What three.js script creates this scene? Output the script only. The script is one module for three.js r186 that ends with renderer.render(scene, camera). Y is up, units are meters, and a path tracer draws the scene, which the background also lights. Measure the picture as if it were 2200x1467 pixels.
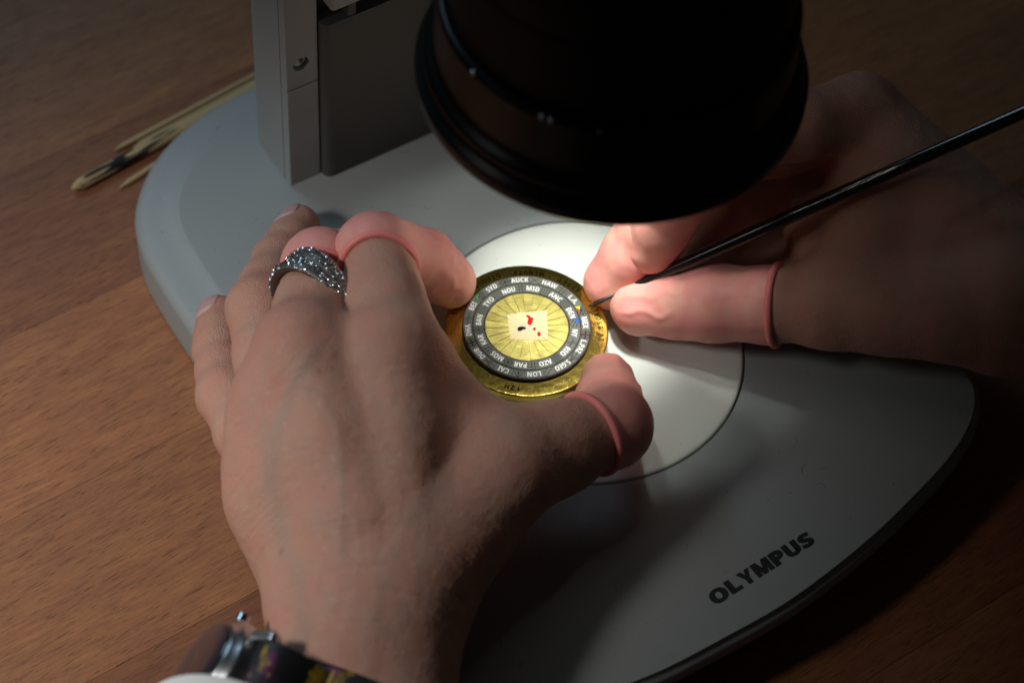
import * as THREE from 'three';
import { mergeGeometries, mergeVertices } from 'three/addons/utils/BufferGeometryUtils.js';
import { RoundedBoxGeometry } from 'three/addons/geometries/RoundedBoxGeometry.js';
import { FontLoader } from 'three/addons/loaders/FontLoader.js';
import { TextGeometry } from 'three/addons/geometries/TextGeometry.js';
import { RectAreaLightUniformsLib } from 'three/addons/lights/RectAreaLightUniformsLib.js';
import { SimplexNoise } from 'three/addons/math/SimplexNoise.js';

// ---------------------------------------------------------------- camera, light, exposure
const scene = new THREE.Scene();
scene.background = new THREE.Color().setRGB(0.010, 0.009, 0.009);
const camera = new THREE.PerspectiveCamera(16.05, 1024 / 682, 0.02, 20);
{
  const th = 0.9312, roll = 0.0816, D = 0.7438, tgt = new THREE.Vector3(-0.0217, 0, -0.0001);
  const d = new THREE.Vector3(0, Math.sin(th), Math.cos(th));
  const r = new THREE.Vector3(1, 0, 0), up = new THREE.Vector3().crossVectors(r, d.clone().negate());
  const r2 = r.clone().multiplyScalar(Math.cos(roll)).addScaledVector(up, Math.sin(roll));
  const u2 = up.clone().multiplyScalar(Math.cos(roll)).addScaledVector(r, -Math.sin(roll));
  camera.position.copy(tgt).addScaledVector(d, D);
  camera.quaternion.setFromRotationMatrix(new THREE.Matrix4().makeBasis(r2, u2, d));
  camera.focus = 0.716; camera.userData.fStop = 8;
  camera.updateMatrixWorld();
}
const renderer = new THREE.WebGLRenderer({ antialias: true });
renderer.toneMapping = THREE.LinearToneMapping;
renderer.toneMappingExposure = 1;
renderer.shadowMap.enabled = true;
RectAreaLightUniformsLib.init();

// unseen soft lamp and dim blue daylight source, placed to light the left side
const UNSEEN_LAMP = { at: [-0.40, 0.36, 0.20], look: [-0.165, 0, 0.085] };
const unseenLamp = new THREE.SpotLight(new THREE.Color().setRGB(1.0, 0.965, 0.92), 0.55, 2, 0.405, 1, 2);
unseenLamp.position.set(...UNSEEN_LAMP.at); unseenLamp.target.position.set(...UNSEEN_LAMP.look); unseenLamp.castShadow = true; unseenLamp.shadow.radius = 2.4; scene.add(unseenLamp, unseenLamp.target);
const UNSEEN_WINDOW = { at: [-0.46, 0.52, -0.40], look: [-0.14, 0.0, -0.03], w: 0.30, h: 0.26 };
const backlight = new THREE.RectAreaLight(new THREE.Color().setRGB(0.52, 0.80, 1.0), 3.9, UNSEEN_WINDOW.w, UNSEEN_WINDOW.h);
backlight.position.set(...UNSEEN_WINDOW.at); backlight.lookAt(...UNSEEN_WINDOW.look); scene.add(backlight);

// lamps of the ring light in the mouth of the lens hood: one soft central beam and two side beams
const LAMP_COLOR = new THREE.Color().setRGB(0.96, 1.0, 0.91);
for (const [u, n, cd, angle, soft, size] of [[6, -12, 0.074, 0.35, 1.0, 0.25], [-14, -14, 0.0072, 0.54, 0.1, 0.2], [14, -10, 0.0072, 0.54, 0.1, 0.2]]) {
  const c = Math.cos(0.6318), sn = Math.sin(0.6318), x = (u * c + n * sn) / 1000, z = (-u * sn + n * c) / 1000;
  const lamp = new THREE.SpotLight(LAMP_COLOR, cd, 0.8, angle, soft, 2);
  lamp.position.set(x, 0.1252, z); lamp.target.position.set(Math.abs(u) > 10 ? x : -0.004, 0, Math.abs(u) > 10 ? z : -0.013); lamp.castShadow = true; lamp.shadow.radius = size; scene.add(lamp, lamp.target);
}

// ---------------------------------------------------------------- helpers
const MM = 0.001, V = (x, y, z) => new THREE.Vector3(x, y, z);
let seed = 7; const rnd = () => { seed = (seed * 1664525 + 1013904223) >>> 0; return seed / 4294967296; };
const simplex = new SimplexNoise({ random: rnd });
const n3 = (x, y, z) => simplex.noise3d(x, y, z);
const clamp = (x, a = 0, b = 1) => Math.min(b, Math.max(a, x));
const sstep = (a, b, x) => { const t = clamp((x - a) / (b - a)); return t * t * (3 - 2 * t); };
const rgb = (r, g, b) => new THREE.Color().setRGB(r, g, b);
const names = {};
function numbered(n) { const k = names[n] = (names[n] ?? -1) + 1; return k ? `${n}_${String(k).padStart(3, '0')}` : n; }
function thing(name, label, category, group, kind) {
  const o = new THREE.Group(); o.name = numbered(name); scene.add(o);
  o.userData = { label, category }; if (group) o.userData.group = group; if (kind) o.userData.kind = kind;
  return o;
}
function part(name, geo, mat, parent, label) {
  const m = new THREE.Mesh(geo, mat); m.name = name; m.castShadow = m.receiveShadow = true; parent.add(m);
  if (label) m.userData.label = label;
  return m;
}
const std = (o) => new THREE.MeshPhysicalMaterial(o);
function canvasTex(w, h, draw, color = true) {
  const c = document.createElement('canvas'); c.width = w; c.height = h; draw(c.getContext('2d'), w, h);
  const t = new THREE.CanvasTexture(c); if (color) t.colorSpace = THREE.SRGBColorSpace;
  t.wrapS = t.wrapT = THREE.RepeatWrapping; t.anisotropy = 8; return t;
}
function dataTex(w, h, fn, color = true) {   // fn(x, y) -> [r,g,b] in 0..1 (sRGB when color)
  const a = new Uint8Array(w * h * 4);
  for (let y = 0, i = 0; y < h; y++) for (let x = 0; x < w; x++, i += 4) {
    const c = fn(x, y); a[i] = clamp(c[0]) * 255; a[i + 1] = clamp(c[1]) * 255; a[i + 2] = clamp(c[2]) * 255; a[i + 3] = 255;
  }
  const t = new THREE.DataTexture(a, w, h); t.magFilter = THREE.LinearFilter; t.minFilter = THREE.LinearMipmapLinearFilter; t.generateMipmaps = true;
  t.wrapS = t.wrapT = THREE.RepeatWrapping; if (color) t.colorSpace = THREE.SRGBColorSpace; t.anisotropy = 8; t.needsUpdate = true; return t;
}
const scaled = (g) => g.scale(MM, MM, MM);
// lathe from [r, y] pairs in mm
const lathe = (pts, seg = 96) => scaled(new THREE.LatheGeometry(pts.map(([r, y]) => new THREE.Vector2(r, y)), seg));
const creased = (g) => { const q = g.index ? g.toNonIndexed() : g; q.computeVertexNormals(); return q; };

// ---------------------------------------------------------------- signed distance modelling
function cone(a, b, r1, r2) {   // rounded tapered capsule
  const bx = b[0] - a[0], by = b[1] - a[1], bz = b[2] - a[2], l2 = bx * bx + by * by + bz * bz, rr = r1 - r2, a2 = l2 - rr * rr, il2 = 1 / l2;
  const R = Math.max(r1, r2), cx = (a[0] + b[0]) / 2, cy = (a[1] + b[1]) / 2, cz = (a[2] + b[2]) / 2, L = Math.sqrt(l2) / 2 + R;
  return (x, y, z) => {
    const px = x - a[0], py = y - a[1], pz = z - a[2], yy = px * bx + py * by + pz * bz, zz = yy - l2;
    const qx = px * l2 - bx * yy, qy = py * l2 - by * yy, qz = pz * l2 - bz * yy, x2 = qx * qx + qy * qy + qz * qz;
    const y2 = yy * yy * l2, z2 = zz * zz * l2, k = Math.sign(rr) * rr * rr * x2;
    if (Math.sign(zz) * a2 * z2 > k) return Math.sqrt(x2 + z2) * il2 - r2;
    if (Math.sign(yy) * a2 * y2 < k) return Math.sqrt(x2 + y2) * il2 - r1;
    return (Math.sqrt(x2 * a2 * il2) + yy * rr) * il2 - r1;
  };
}
const ball = (c, r) => (x, y, z) => Math.hypot(x - c[0], y - c[1], z - c[2]) - r;
function ellipsoid(c, e1, e2, e3, r) {   // e1,e2,e3 unit axes, r radii
  return (x, y, z) => {
    const px = x - c[0], py = y - c[1], pz = z - c[2];
    const a = (px * e1[0] + py * e1[1] + pz * e1[2]) / r[0], b = (px * e2[0] + py * e2[1] + pz * e2[2]) / r[1], d = (px * e3[0] + py * e3[1] + pz * e3[2]) / r[2];
    const k0 = Math.hypot(a, b, d), k1 = Math.hypot(a / r[0], b / r[1], d / r[2]);
    return k1 > 1e-9 ? k0 * (k0 - 1) / k1 : -Math.min(...r);
  };
}
const smin = (a, b, k) => { const h = Math.max(k - Math.abs(a - b), 0) / k; return Math.min(a, b) - h * h * k * 0.25; };
function union(list, k) {
  const f = (x, y, z) => { let d = list[0](x, y, z); for (let i = 1; i < list.length; i++) d = smin(d, list[i](x, y, z), k); return d; };
  // the same field near a point, without the pieces too far away to matter within radius R
  f.near = (x, y, z, R) => { const v = list.map((g) => g(x, y, z)), m = Math.min(...v), keep = list.filter((g, i) => v[i] < m + 2 * R + 4 * k); return keep.length === list.length ? f : union(keep, k); };
  return f;
}
function gradient(f, x, y, z, e = 0.15) {
  const g = [f(x + e, y, z) - f(x - e, y, z), f(x, y + e, z) - f(x, y - e, z), f(x, y, z + e) - f(x, y, z - e)], l = Math.hypot(...g) || 1;
  return [g[0] / l, g[1] / l, g[2] / l];
}
// naive surface nets on a sparse grid; all in mm; returns {pos, nor, idx}
function nets(f, lo, hi, h) {
  const B = 8, N = [0, 1, 2].map((i) => Math.ceil((hi[i] - lo[i]) / h / B) * B + 1), [nx, ny, nz] = N, nxy = nx * ny;
  const F = new Float32Array(nx * ny * nz), live = [];
  const rad = B * h * 0.5 * Math.sqrt(3) * 1.05;
  for (let bz = 0; bz < nz - 1; bz += B) for (let by = 0; by < ny - 1; by += B) for (let bx = 0; bx < nx - 1; bx += B) {
    const d = f(lo[0] + (bx + B / 2) * h, lo[1] + (by + B / 2) * h, lo[2] + (bz + B / 2) * h), near = Math.abs(d) < rad * 1.25 + 1;
    const fb = near && f.near ? f.near(lo[0] + (bx + B / 2) * h, lo[1] + (by + B / 2) * h, lo[2] + (bz + B / 2) * h, rad + h * 1.5) : f;
    if (near) live.push([bx, by, bz, fb]);
    for (let k = bz; k <= bz + B; k++) for (let j = by; j <= by + B; j++) for (let i = bx; i <= bx + B; i++) {
      const q = i + j * nx + k * nxy;
      if (near) F[q] = fb(lo[0] + i * h, lo[1] + j * h, lo[2] + k * h); else if (F[q] === 0) F[q] = d;
    }
  }
  const id = new Int32Array(nx * ny * nz).fill(-1), pos = [], local = [];
  const off = []; for (let c = 0; c < 8; c++) off.push([c & 1, (c >> 1) & 1, c >> 2]);
  const edges = []; for (let a = 0; a < 8; a++) for (let b = a + 1; b < 8; b++) { const x = a ^ b; if (x === 1 || x === 2 || x === 4) edges.push([a, b]); }
  for (const [bx, by, bz, fb] of live) for (let k = bz; k < bz + B; k++) for (let j = by; j < by + B; j++) for (let i = bx; i < bx + B; i++) {
    const q = i + j * nx + k * nxy; let m = 0; const v = [];
    for (let c = 0; c < 8; c++) { const w = F[q + off[c][0] + off[c][1] * nx + off[c][2] * nxy]; v.push(w); if (w < 0) m |= 1 << c; }
    if (m === 0 || m === 255) continue;
    let s = [0, 0, 0], n = 0;
    for (const [a, b] of edges) if (((m >> a) ^ (m >> b)) & 1) { const t = v[a] / (v[a] - v[b]); for (let e = 0; e < 3; e++) s[e] += off[a][e] + (off[b][e] - off[a][e]) * t; n++; }
    id[q] = pos.length / 3; local.push(fb); pos.push(lo[0] + (i + s[0] / n) * h, lo[1] + (j + s[1] / n) * h, lo[2] + (k + s[2] / n) * h);
  }
  const idx = [], st = [1, nx, nxy];
  for (const [bx, by, bz] of live) for (let k = bz; k < bz + B; k++) for (let j = by; j < by + B; j++) for (let i = bx; i < bx + B; i++) {
    const q = i + j * nx + k * nxy, s0 = F[q] < 0;
    for (let e = 0; e < 3; e++) {
      if ((F[q + st[e]] < 0) === s0) continue;
      const u = st[(e + 1) % 3], w = st[(e + 2) % 3];
      if (q - u - w < 0) continue;
      const a = id[q], b = id[q - u], c = id[q - u - w], d = id[q - w];
      if (a < 0 || b < 0 || c < 0 || d < 0) continue;
      if (s0) idx.push(a, b, c, a, c, d); else idx.push(a, c, b, a, d, c);
    }
  }
  const nor = new Float32Array(pos.length);
  for (let i = 0; i < pos.length; i += 3) {
    const fb = local[i / 3];
    for (let t = 0; t < 2; t++) { const d = fb(pos[i], pos[i + 1], pos[i + 2]), g = gradient(fb, pos[i], pos[i + 1], pos[i + 2], h * 0.4); for (let e = 0; e < 3; e++) { pos[i + e] -= g[e] * clamp(d, -h * 0.5, h * 0.5) * 0.9; if (t) nor[i + e] = g[e]; } }
  }
  return { pos, nor, idx };
}
// turn nets into a geometry with displacement, vertex colours and planar uv (mm frame s,t)
function skinned(m, { disp, color, frame }) {
  const n = m.pos.length / 3, P = new Float32Array(n * 3), C = new Float32Array(n * 3), U = new Float32Array(n * 2);
  for (let i = 0; i < n; i++) {
    const p = [m.pos[3 * i], m.pos[3 * i + 1], m.pos[3 * i + 2]], g = [m.nor[3 * i], m.nor[3 * i + 1], m.nor[3 * i + 2]];
    const d = disp ? disp(p, g) : 0;
    for (let e = 0; e < 3; e++) P[3 * i + e] = (p[e] + g[e] * d) * MM;
    const c = color ? color(p, g) : [1, 1, 1]; C.set(c, 3 * i);
    const [s, t] = frame; U[2 * i] = (p[0] * s[0] + p[1] * s[1] + p[2] * s[2]) * MM; U[2 * i + 1] = (p[0] * t[0] + p[1] * t[1] + p[2] * t[2]) * MM;
  }
  const geo = new THREE.BufferGeometry();
  geo.setAttribute('position', new THREE.BufferAttribute(P, 3)); geo.setAttribute('uv', new THREE.BufferAttribute(U, 2));
  if (color) geo.setAttribute('color', new THREE.BufferAttribute(C, 3));
  geo.setIndex(m.idx); geo.computeVertexNormals(); return geo;
}

// ---------------------------------------------------------------- setting: beech worktop in glued staves
{
  const top = thing('table_top', 'brown beech table top with fine dark pores under the microscope', 'table', null, 'structure');
  const W = 1024, H = 1024;   // 128 mm x 128 mm per tile
  const wr = (x, p, q, s) => { const a = x / p * Math.PI * 2; return [Math.cos(a) * q, Math.sin(a) * q + s]; };
  const pores = new Float32Array(W * H);
  for (let k = 0; k < 3300; k++) {
    const x0 = rnd() * W, y0 = rnd() * H, L = 20 + rnd() * rnd() * 50, tilt = -0.075 + (rnd() - 0.5) * 0.05, dep = (0.35 + 0.65 * rnd()) * (rnd() < 0.35 ? 1 : 0.5), w = 0.42 + rnd() * 0.42;
    for (let s = 0; s < L; s += 0.6) {
      const e = Math.sin(Math.PI * (s + 0.5) / L), cx = x0 + s, cy = y0 + s * tilt;
      for (let dy = -2; dy <= 2; dy++) {
        const yy = Math.floor(cy) + dy, q = Math.exp(-(((yy - cy) / w) ** 2)) * e * dep;
        const id = ((yy % H) + H) % H * W + ((Math.floor(cx) % W) + W) % W; pores[id] = Math.max(pores[id], q);
      }
    }
  }
  const tone = (x, y) => {
    const [a, b] = wr(x, W, 0.55, 3), [c, d] = wr(y, H, 3.2, 9);
    const big = simplex.noise4d(a, b, c, d) * 0.5 + simplex.noise4d(a * 2.2, b * 2.2, c * 3.4, d * 3.4) * 0.35;
    const [e, g] = wr(y, H, 22, 4), [i2, j2] = wr(x, W, 1.4, 1);
    const fine = simplex.noise4d(i2, j2, e, g);
    const [e3, g3] = wr(x, W, 14, 3), [e4, g4] = wr(y, H, 30, 2);
    return [big, fine, simplex.noise4d(e3, g3, e4, g4)];
  };
  const map = dataTex(W, H, (x, y) => {
    const [b, f, z] = tone(x, y), p = pores[y * W + x], v = 1 + b * 0.13 + f * 0.09 + z * 0.05;
    const k = 1 - p * 0.55;
    return [0.66 * v * k, 0.455 * v * k * (1 + b * 0.03), 0.325 * v * k * (1 - b * 0.05)];
  });
  const bump = dataTex(W, H, (x, y) => { const v = 0.75 - pores[y * W + x] * 0.7 + 0.03 * Math.sin(x * 12.9898 + y * 78.233); return [v, v, v]; }, false);
  const A = 38 * Math.PI / 180, dir = [Math.cos(A), -Math.sin(A)], per = [Math.sin(A), Math.cos(A)];
  const tones = [[0.62, 0.6, 0.6], [0.66, 0.6, 0.56], [0.80, 0.76, 0.74], [0.88, 0.82, 0.78], [0.96, 0.95, 0.93], [0.92, 0.92, 0.9], [0.98, 0.98, 0.97], [0.74, 0.71, 0.72], [0.95, 0.93, 0.9], [0.85, 0.85, 0.82]];
  for (let k = -5; k < 6; k++) {
    const lo = 9 + 60.5 * (k - 0), mid = lo + 30.25, t = tones[(k + 10) % tones.length];
    const w = (k === -5 || k === 5) ? 400 : 60.5;
    const cen = k === -5 ? lo + 60.5 - 200 : k === 5 ? lo + 200 : mid;
    const g = new THREE.BoxGeometry(1400, 30, w - 0.12, 1, 1, 1);
    const p = g.attributes.position, uv = g.attributes.uv, ox = rnd() * 128, oy = rnd() * 128;
    for (let i = 0; i < p.count; i++) { const s = p.getX(i), r = p.getZ(i) + cen; p.setXYZ(i, s * dir[0] + r * per[0], p.getY(i) - 37, s * dir[1] + r * per[1]); uv.setXY(i, (s + ox) / 128, (r + oy) / 128); }
    g.computeVertexNormals(); scaled(g);
    const m = part('stave', g, std({ map, bumpMap: bump, bumpScale: 0.00016, color: rgb(t[0] * 0.83, t[1] * 0.775, t[2] * 0.73), roughness: 0.5, specularIntensity: 0.6 }), top);
  }
}

// ---------------------------------------------------------------- unseen light sources, placed to light the left side
{
  const q = UNSEEN_WINDOW, w = thing('window', 'wide white framed opening out of view, placed to cast dim blue light from behind the table', 'window');
  w.position.set(...q.at); w.lookAt(...q.look);
  const fr = std({ color: rgb(0.7, 0.7, 0.68), roughness: 0.5 }), hw = q.w / 2, hh = q.h / 2;
  for (const [x, y, a, b] of [[0, hh + 0.02, q.w + 0.08, 0.04], [0, -hh - 0.02, q.w + 0.08, 0.04], [hw + 0.02, 0, 0.04, q.h - 0.002], [-hw - 0.02, 0, 0.04, q.h - 0.002]]) {
    const m = part('window_frame', new THREE.BoxGeometry(a, b, 0.04), fr, w); m.position.set(x, y, -0.03);
  }
  const g = part('pane', new THREE.BoxGeometry(q.w, q.h, 0.004), std({ color: rgb(0.1, 0.1, 0.1), emissive: rgb(0.55, 0.82, 1.0), emissiveIntensity: 0.2, roughness: 0.2 }), w);
  g.position.z = -0.03;
  const d = thing('unseen_desk_lamp', 'round grey lamp out of view, placed to light the left hand and the table', 'lamp');
  d.position.set(...UNSEEN_LAMP.at); d.lookAt(...UNSEEN_LAMP.look);
  const sh = part('lamp_shade', new THREE.LatheGeometry([[0.030, -0.075], [0.045, -0.07], [0.06, -0.03], [0.085, 0.03], [0.087, 0.03], [0.062, -0.032], [0.046, -0.074], [0.030, -0.079]].map((p) => new THREE.Vector2(...p)), 48), std({ color: rgb(0.3, 0.3, 0.32), roughness: 0.4 }), d); sh.rotation.x = Math.PI / 2;
  part('bulb', new THREE.SphereGeometry(0.046, 32, 20), std({ color: rgb(0.9, 0.9, 0.9), emissive: rgb(0.95, 0.97, 1), emissiveIntensity: 0.4, roughness: 0.5 }), d);
  const cv = new THREE.CatmullRomCurve3([V(-0.40, 0.36, 0.20), V(-0.47, 0.42, 0.15), V(-0.56, 0.36, 0.08), V(-0.60, 0.16, 0.04), V(-0.60, -0.015, 0.04)]);
  const arm = new THREE.TubeGeometry(cv, 40, 0.007, 12, false); d.updateMatrixWorld(true); arm.applyMatrix4(d.matrixWorld.clone().invert()); part('lamp_arm', arm, std({ color: rgb(0.3, 0.3, 0.32), roughness: 0.4 }), d);
  const ft = new THREE.CylinderGeometry(0.08, 0.085, 0.014, 48); ft.translate(-0.60, -0.0145, 0.04); ft.applyMatrix4(d.matrixWorld.clone().invert()); part('lamp_foot', ft, std({ color: rgb(0.3, 0.3, 0.32), roughness: 0.4 }), d);
}

// ---------------------------------------------------------------- microscope
const PHI = 0.6318;
const scope = thing('stereo_microscope', 'pale grey stereo microscope with black lens over round white stage plate', 'microscope');
const mic = scope; mic.rotation.y = PHI;
// painted-metal texture: fine grain, specks and lint lying on the paint (256 mm tile)
const paintTex = canvasTex(2048, 2048, (c, w, h) => {
  c.fillStyle = '#ffffff'; c.fillRect(0, 0, w, h);
  for (let i = 0; i < 26000; i++) { const v = 232 + Math.floor(rnd() * 23); c.fillStyle = `rgba(${v},${v},${v - 3},0.5)`; c.fillRect(rnd() * w, rnd() * h, 1 + rnd() * 3, 1 + rnd() * 3); }
  for (let i = 0; i < 150; i++) { const v = 40 + rnd() * 90; c.fillStyle = `rgba(${v},${v * 0.93},${v * 0.85},${0.3 + rnd() * 0.5})`; c.beginPath(); c.ellipse(rnd() * w, rnd() * h, 0.8 + rnd() * 2.2, 0.7 + rnd() * 1.2, rnd() * 6, 0, 7); c.fill(); }
  for (let i = 0; i < 80; i++) {
    let x = rnd() * w, y = rnd() * h, a = rnd() * 6.3; c.strokeStyle = `rgba(60,56,50,${0.25 + rnd() * 0.4})`; c.lineWidth = 0.8 + rnd() * 0.8; c.beginPath(); c.moveTo(x, y);
    const n = 3 + Math.floor(rnd() * 8), b = (rnd() - 0.5) * 0.9; for (let k = 0; k < n; k++) { a += b + (rnd() - 0.5) * 0.6; x += Math.cos(a) * 3.4; y += Math.sin(a) * 3.4; c.lineTo(x, y); } c.stroke();
  }
});
const grainBump = dataTex(256, 256, () => { const v = 0.35 + 0.4 * rnd(); return [v, v, v]; }, false);
grainBump.repeat.set(20, 20);
const paint = std({ map: paintTex, color: rgb(0.285, 0.31, 0.315), roughness: 0.46, specularIntensity: 0.7, bumpMap: grainBump, bumpScale: 0.00003 });
{
  // outline of the base in microscope axes (u to the right, n to the front), mm
  const half = [[0, -148.5], [36, -148.2], [55, -145.5], [71, -139.5], [84, -130], [93, -118.5], [97.6, -105], [99, -90], [99.4, -60], [100.2, -20], [99.8, 20], [100.2, 45], [100.6, 56], [102.3, 66], [97.5, 75.5], [88, 82.8], [74, 89.5], [56, 96.2], [38, 101.6], [19, 105.2], [0, 106.4]];
  const back = half.slice(0, 13), front = [[100.4, 66], [97.8, 75], [90, 83.8], [76, 91.5], [57, 97.6], [38, 102.4], [19, 105.8], [0, 108], [-20, 108.2], [-45, 107.4], [-65, 104], [-82, 98.5], [-94, 90], [-100.5, 79], [-102.5, 66]];
  const ctl = [...back, ...front, ...back.slice(1).reverse().map(([x, y]) => [-x, y])].map(([x, y]) => V(x, 0, y));
  const N = 320, crv = new THREE.CatmullRomCurve3(ctl, true, 'centripetal'), pts = crv.getSpacedPoints(N).slice(0, N);
  const nrm = pts.map((p, i) => { const t = pts[(i + 1) % N].clone().sub(pts[(i + N - 1) % N]); return V(-t.z, 0, t.x).normalize(); });
  const inward = nrm.map((q, i) => q.dot(V(0, 0, -20).sub(pts[i])) > 0 ? 1 : -1);
  const prof = [[1.4, -22], [0.3, -21.2], [0.3, -20], [0, -6.4], [0.5, -4.4], [1.6, -2.9], [3.2, -2.2], [0.34, -1.9, 1], [0.62, -1.35, 1], [0.8, -0.85, 1], [0.9, -0.35, 1], [0.97, -0.08, 1], [1.04, 0, 1]];
  const pos = [], idx = [], uv = [];
  const ring = (inset, y, s) => pts.map((p, i) => {
    const front = sstep(10, 80, p.z), wide = 14 * (1 - front) + 2.6 * front, under = y < -6 ? front * 8.5 * (-6 - y) / 16 : 0, d = (s ? 3.2 * (1 - 0.6 * front) + (wide - 3.2 * (1 - 0.6 * front)) * inset : inset * (1 - 0.6 * front) + under) * inward[i];
    return [p.x + nrm[i].x * d, y, p.z + nrm[i].z * d];
  });
  let last;
  for (const [a, y, s] of prof) { last = ring(a, y, s); for (const q of last) { pos.push(...q); uv.push(q[0] / 256, q[2] / 256); } }
  for (let r = 0; r < prof.length - 1; r++) for (let i = 0; i < N; i++) { const a = r * N + i, b = r * N + (i + 1) % N, c2 = a + N, d = b + N; idx.push(a, c2, b, b, c2, d); }
  const sideG = new THREE.BufferGeometry(); sideG.setAttribute('position', new THREE.Float32BufferAttribute(pos, 3)); sideG.setAttribute('uv', new THREE.Float32BufferAttribute(uv, 2)); sideG.setIndex(idx); sideG.computeVertexNormals();
  // flat top with the hole for the stage plate
  const sh = new THREE.Shape(last.map((q) => new THREE.Vector2(q[0], -q[2])));
  const hole = new THREE.Path(); hole.absarc(0, 0, 50.45, 0, Math.PI * 2, true); sh.holes.push(hole);
  const cap = new THREE.ShapeGeometry(sh, 96); cap.rotateX(-Math.PI / 2);
  { const p = cap.attributes.position, u = cap.attributes.uv; for (let i = 0; i < p.count; i++) u.setXY(i, p.getX(i) / 256, p.getZ(i) / 256); }
  const well = new THREE.LatheGeometry([[50.45, 0], [50.3, -0.25], [50.3, -5], [0, -5]].map((q) => new THREE.Vector2(...q)), 96);
  const g = mergeGeometries([sideG.toNonIndexed(), cap.toNonIndexed(), well.toNonIndexed()]);
  const base = part('base', scaled(g), paint, mic, 'pale grey painted base with rounded corners');
  const font = await new FontLoader().loadAsync('fonts/droid/droid_sans_bold.typeface.json');
  const letters = 'OLYMPUS', ink = std({ color: rgb(0.012, 0.013, 0.016), roughness: 0.55 });
  let pen = -19.0; const gs = [], adv = { O: 6.4, L: 4.7, Y: 5.15, M: 6.6, P: 5.0, U: 5.6, S: 5.0 };
  for (const ch of letters) {
    const t = new TextGeometry(ch, { font, size: 4.75, depth: 0.06, curveSegments: 10, bevelEnabled: true, bevelThickness: 0.01, bevelSize: 0.3, bevelSegments: 1 });
    t.computeBoundingBox(); const bb = t.boundingBox, w = adv[ch] - 0.45; t.translate(-bb.min.x, -bb.min.y * (ch === 'O' || ch === 'S' || ch === 'U' ? 0.5 : 1), 0); t.scale(w / (bb.max.x - bb.min.x), 4.75 / (bb.max.y - bb.min.y), 1);
    t.rotateX(-Math.PI / 2); t.translate(pen, 0.012, 0); pen += adv[ch]; gs.push(t);
  }
  const tg = mergeGeometries(gs); tg.rotateY(0.062); tg.translate(1.4, 0, 94.7); part('lettering', scaled(tg), ink, base, 'black bold OLYMPUS lettering');
  // stage plate
  const plateTex = canvasTex(1024, 1024, (c, w, h) => {
    c.fillStyle = '#fff'; c.fillRect(0, 0, w, h);
    for (let i = 0; i < 420; i++) { const x = rnd() * w, y = rnd() * h, a = rnd() * 6.3, L = 4 + rnd() * 40; c.strokeStyle = `rgba(150,150,140,${0.05 + rnd() * 0.12})`; c.lineWidth = 0.7; c.beginPath(); c.moveTo(x, y); c.lineTo(x + Math.cos(a) * L, y + Math.sin(a) * L); c.stroke(); }
    for (let i = 0; i < 60; i++) { c.fillStyle = `rgba(60,60,50,${0.2 + rnd() * 0.4})`; c.beginPath(); c.arc(rnd() * w, rnd() * h, 0.6 + rnd() * 1.1, 0, 7); c.fill(); }
  });
  const pg = new THREE.LatheGeometry([[0, 0.35], [47.5, 0.35], [48.9, 0.3], [49.5, 0.05], [49.75, -0.4], [49.75, -4.9]].reverse().map((q) => new THREE.Vector2(...q)), 160);
  { const p = pg.attributes.position, u = pg.attributes.uv; for (let i = 0; i < p.count; i++) u.setXY(i, p.getX(i) / 110 + 0.5, p.getZ(i) / 110 + 0.5); }
  part('stage_plate', scaled(pg), std({ map: plateTex, color: rgb(0.69, 0.715, 0.68), roughness: 0.22, specularIntensity: 0.8 }), mic, 'round glossy white stage plate set into the base');
}
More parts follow.
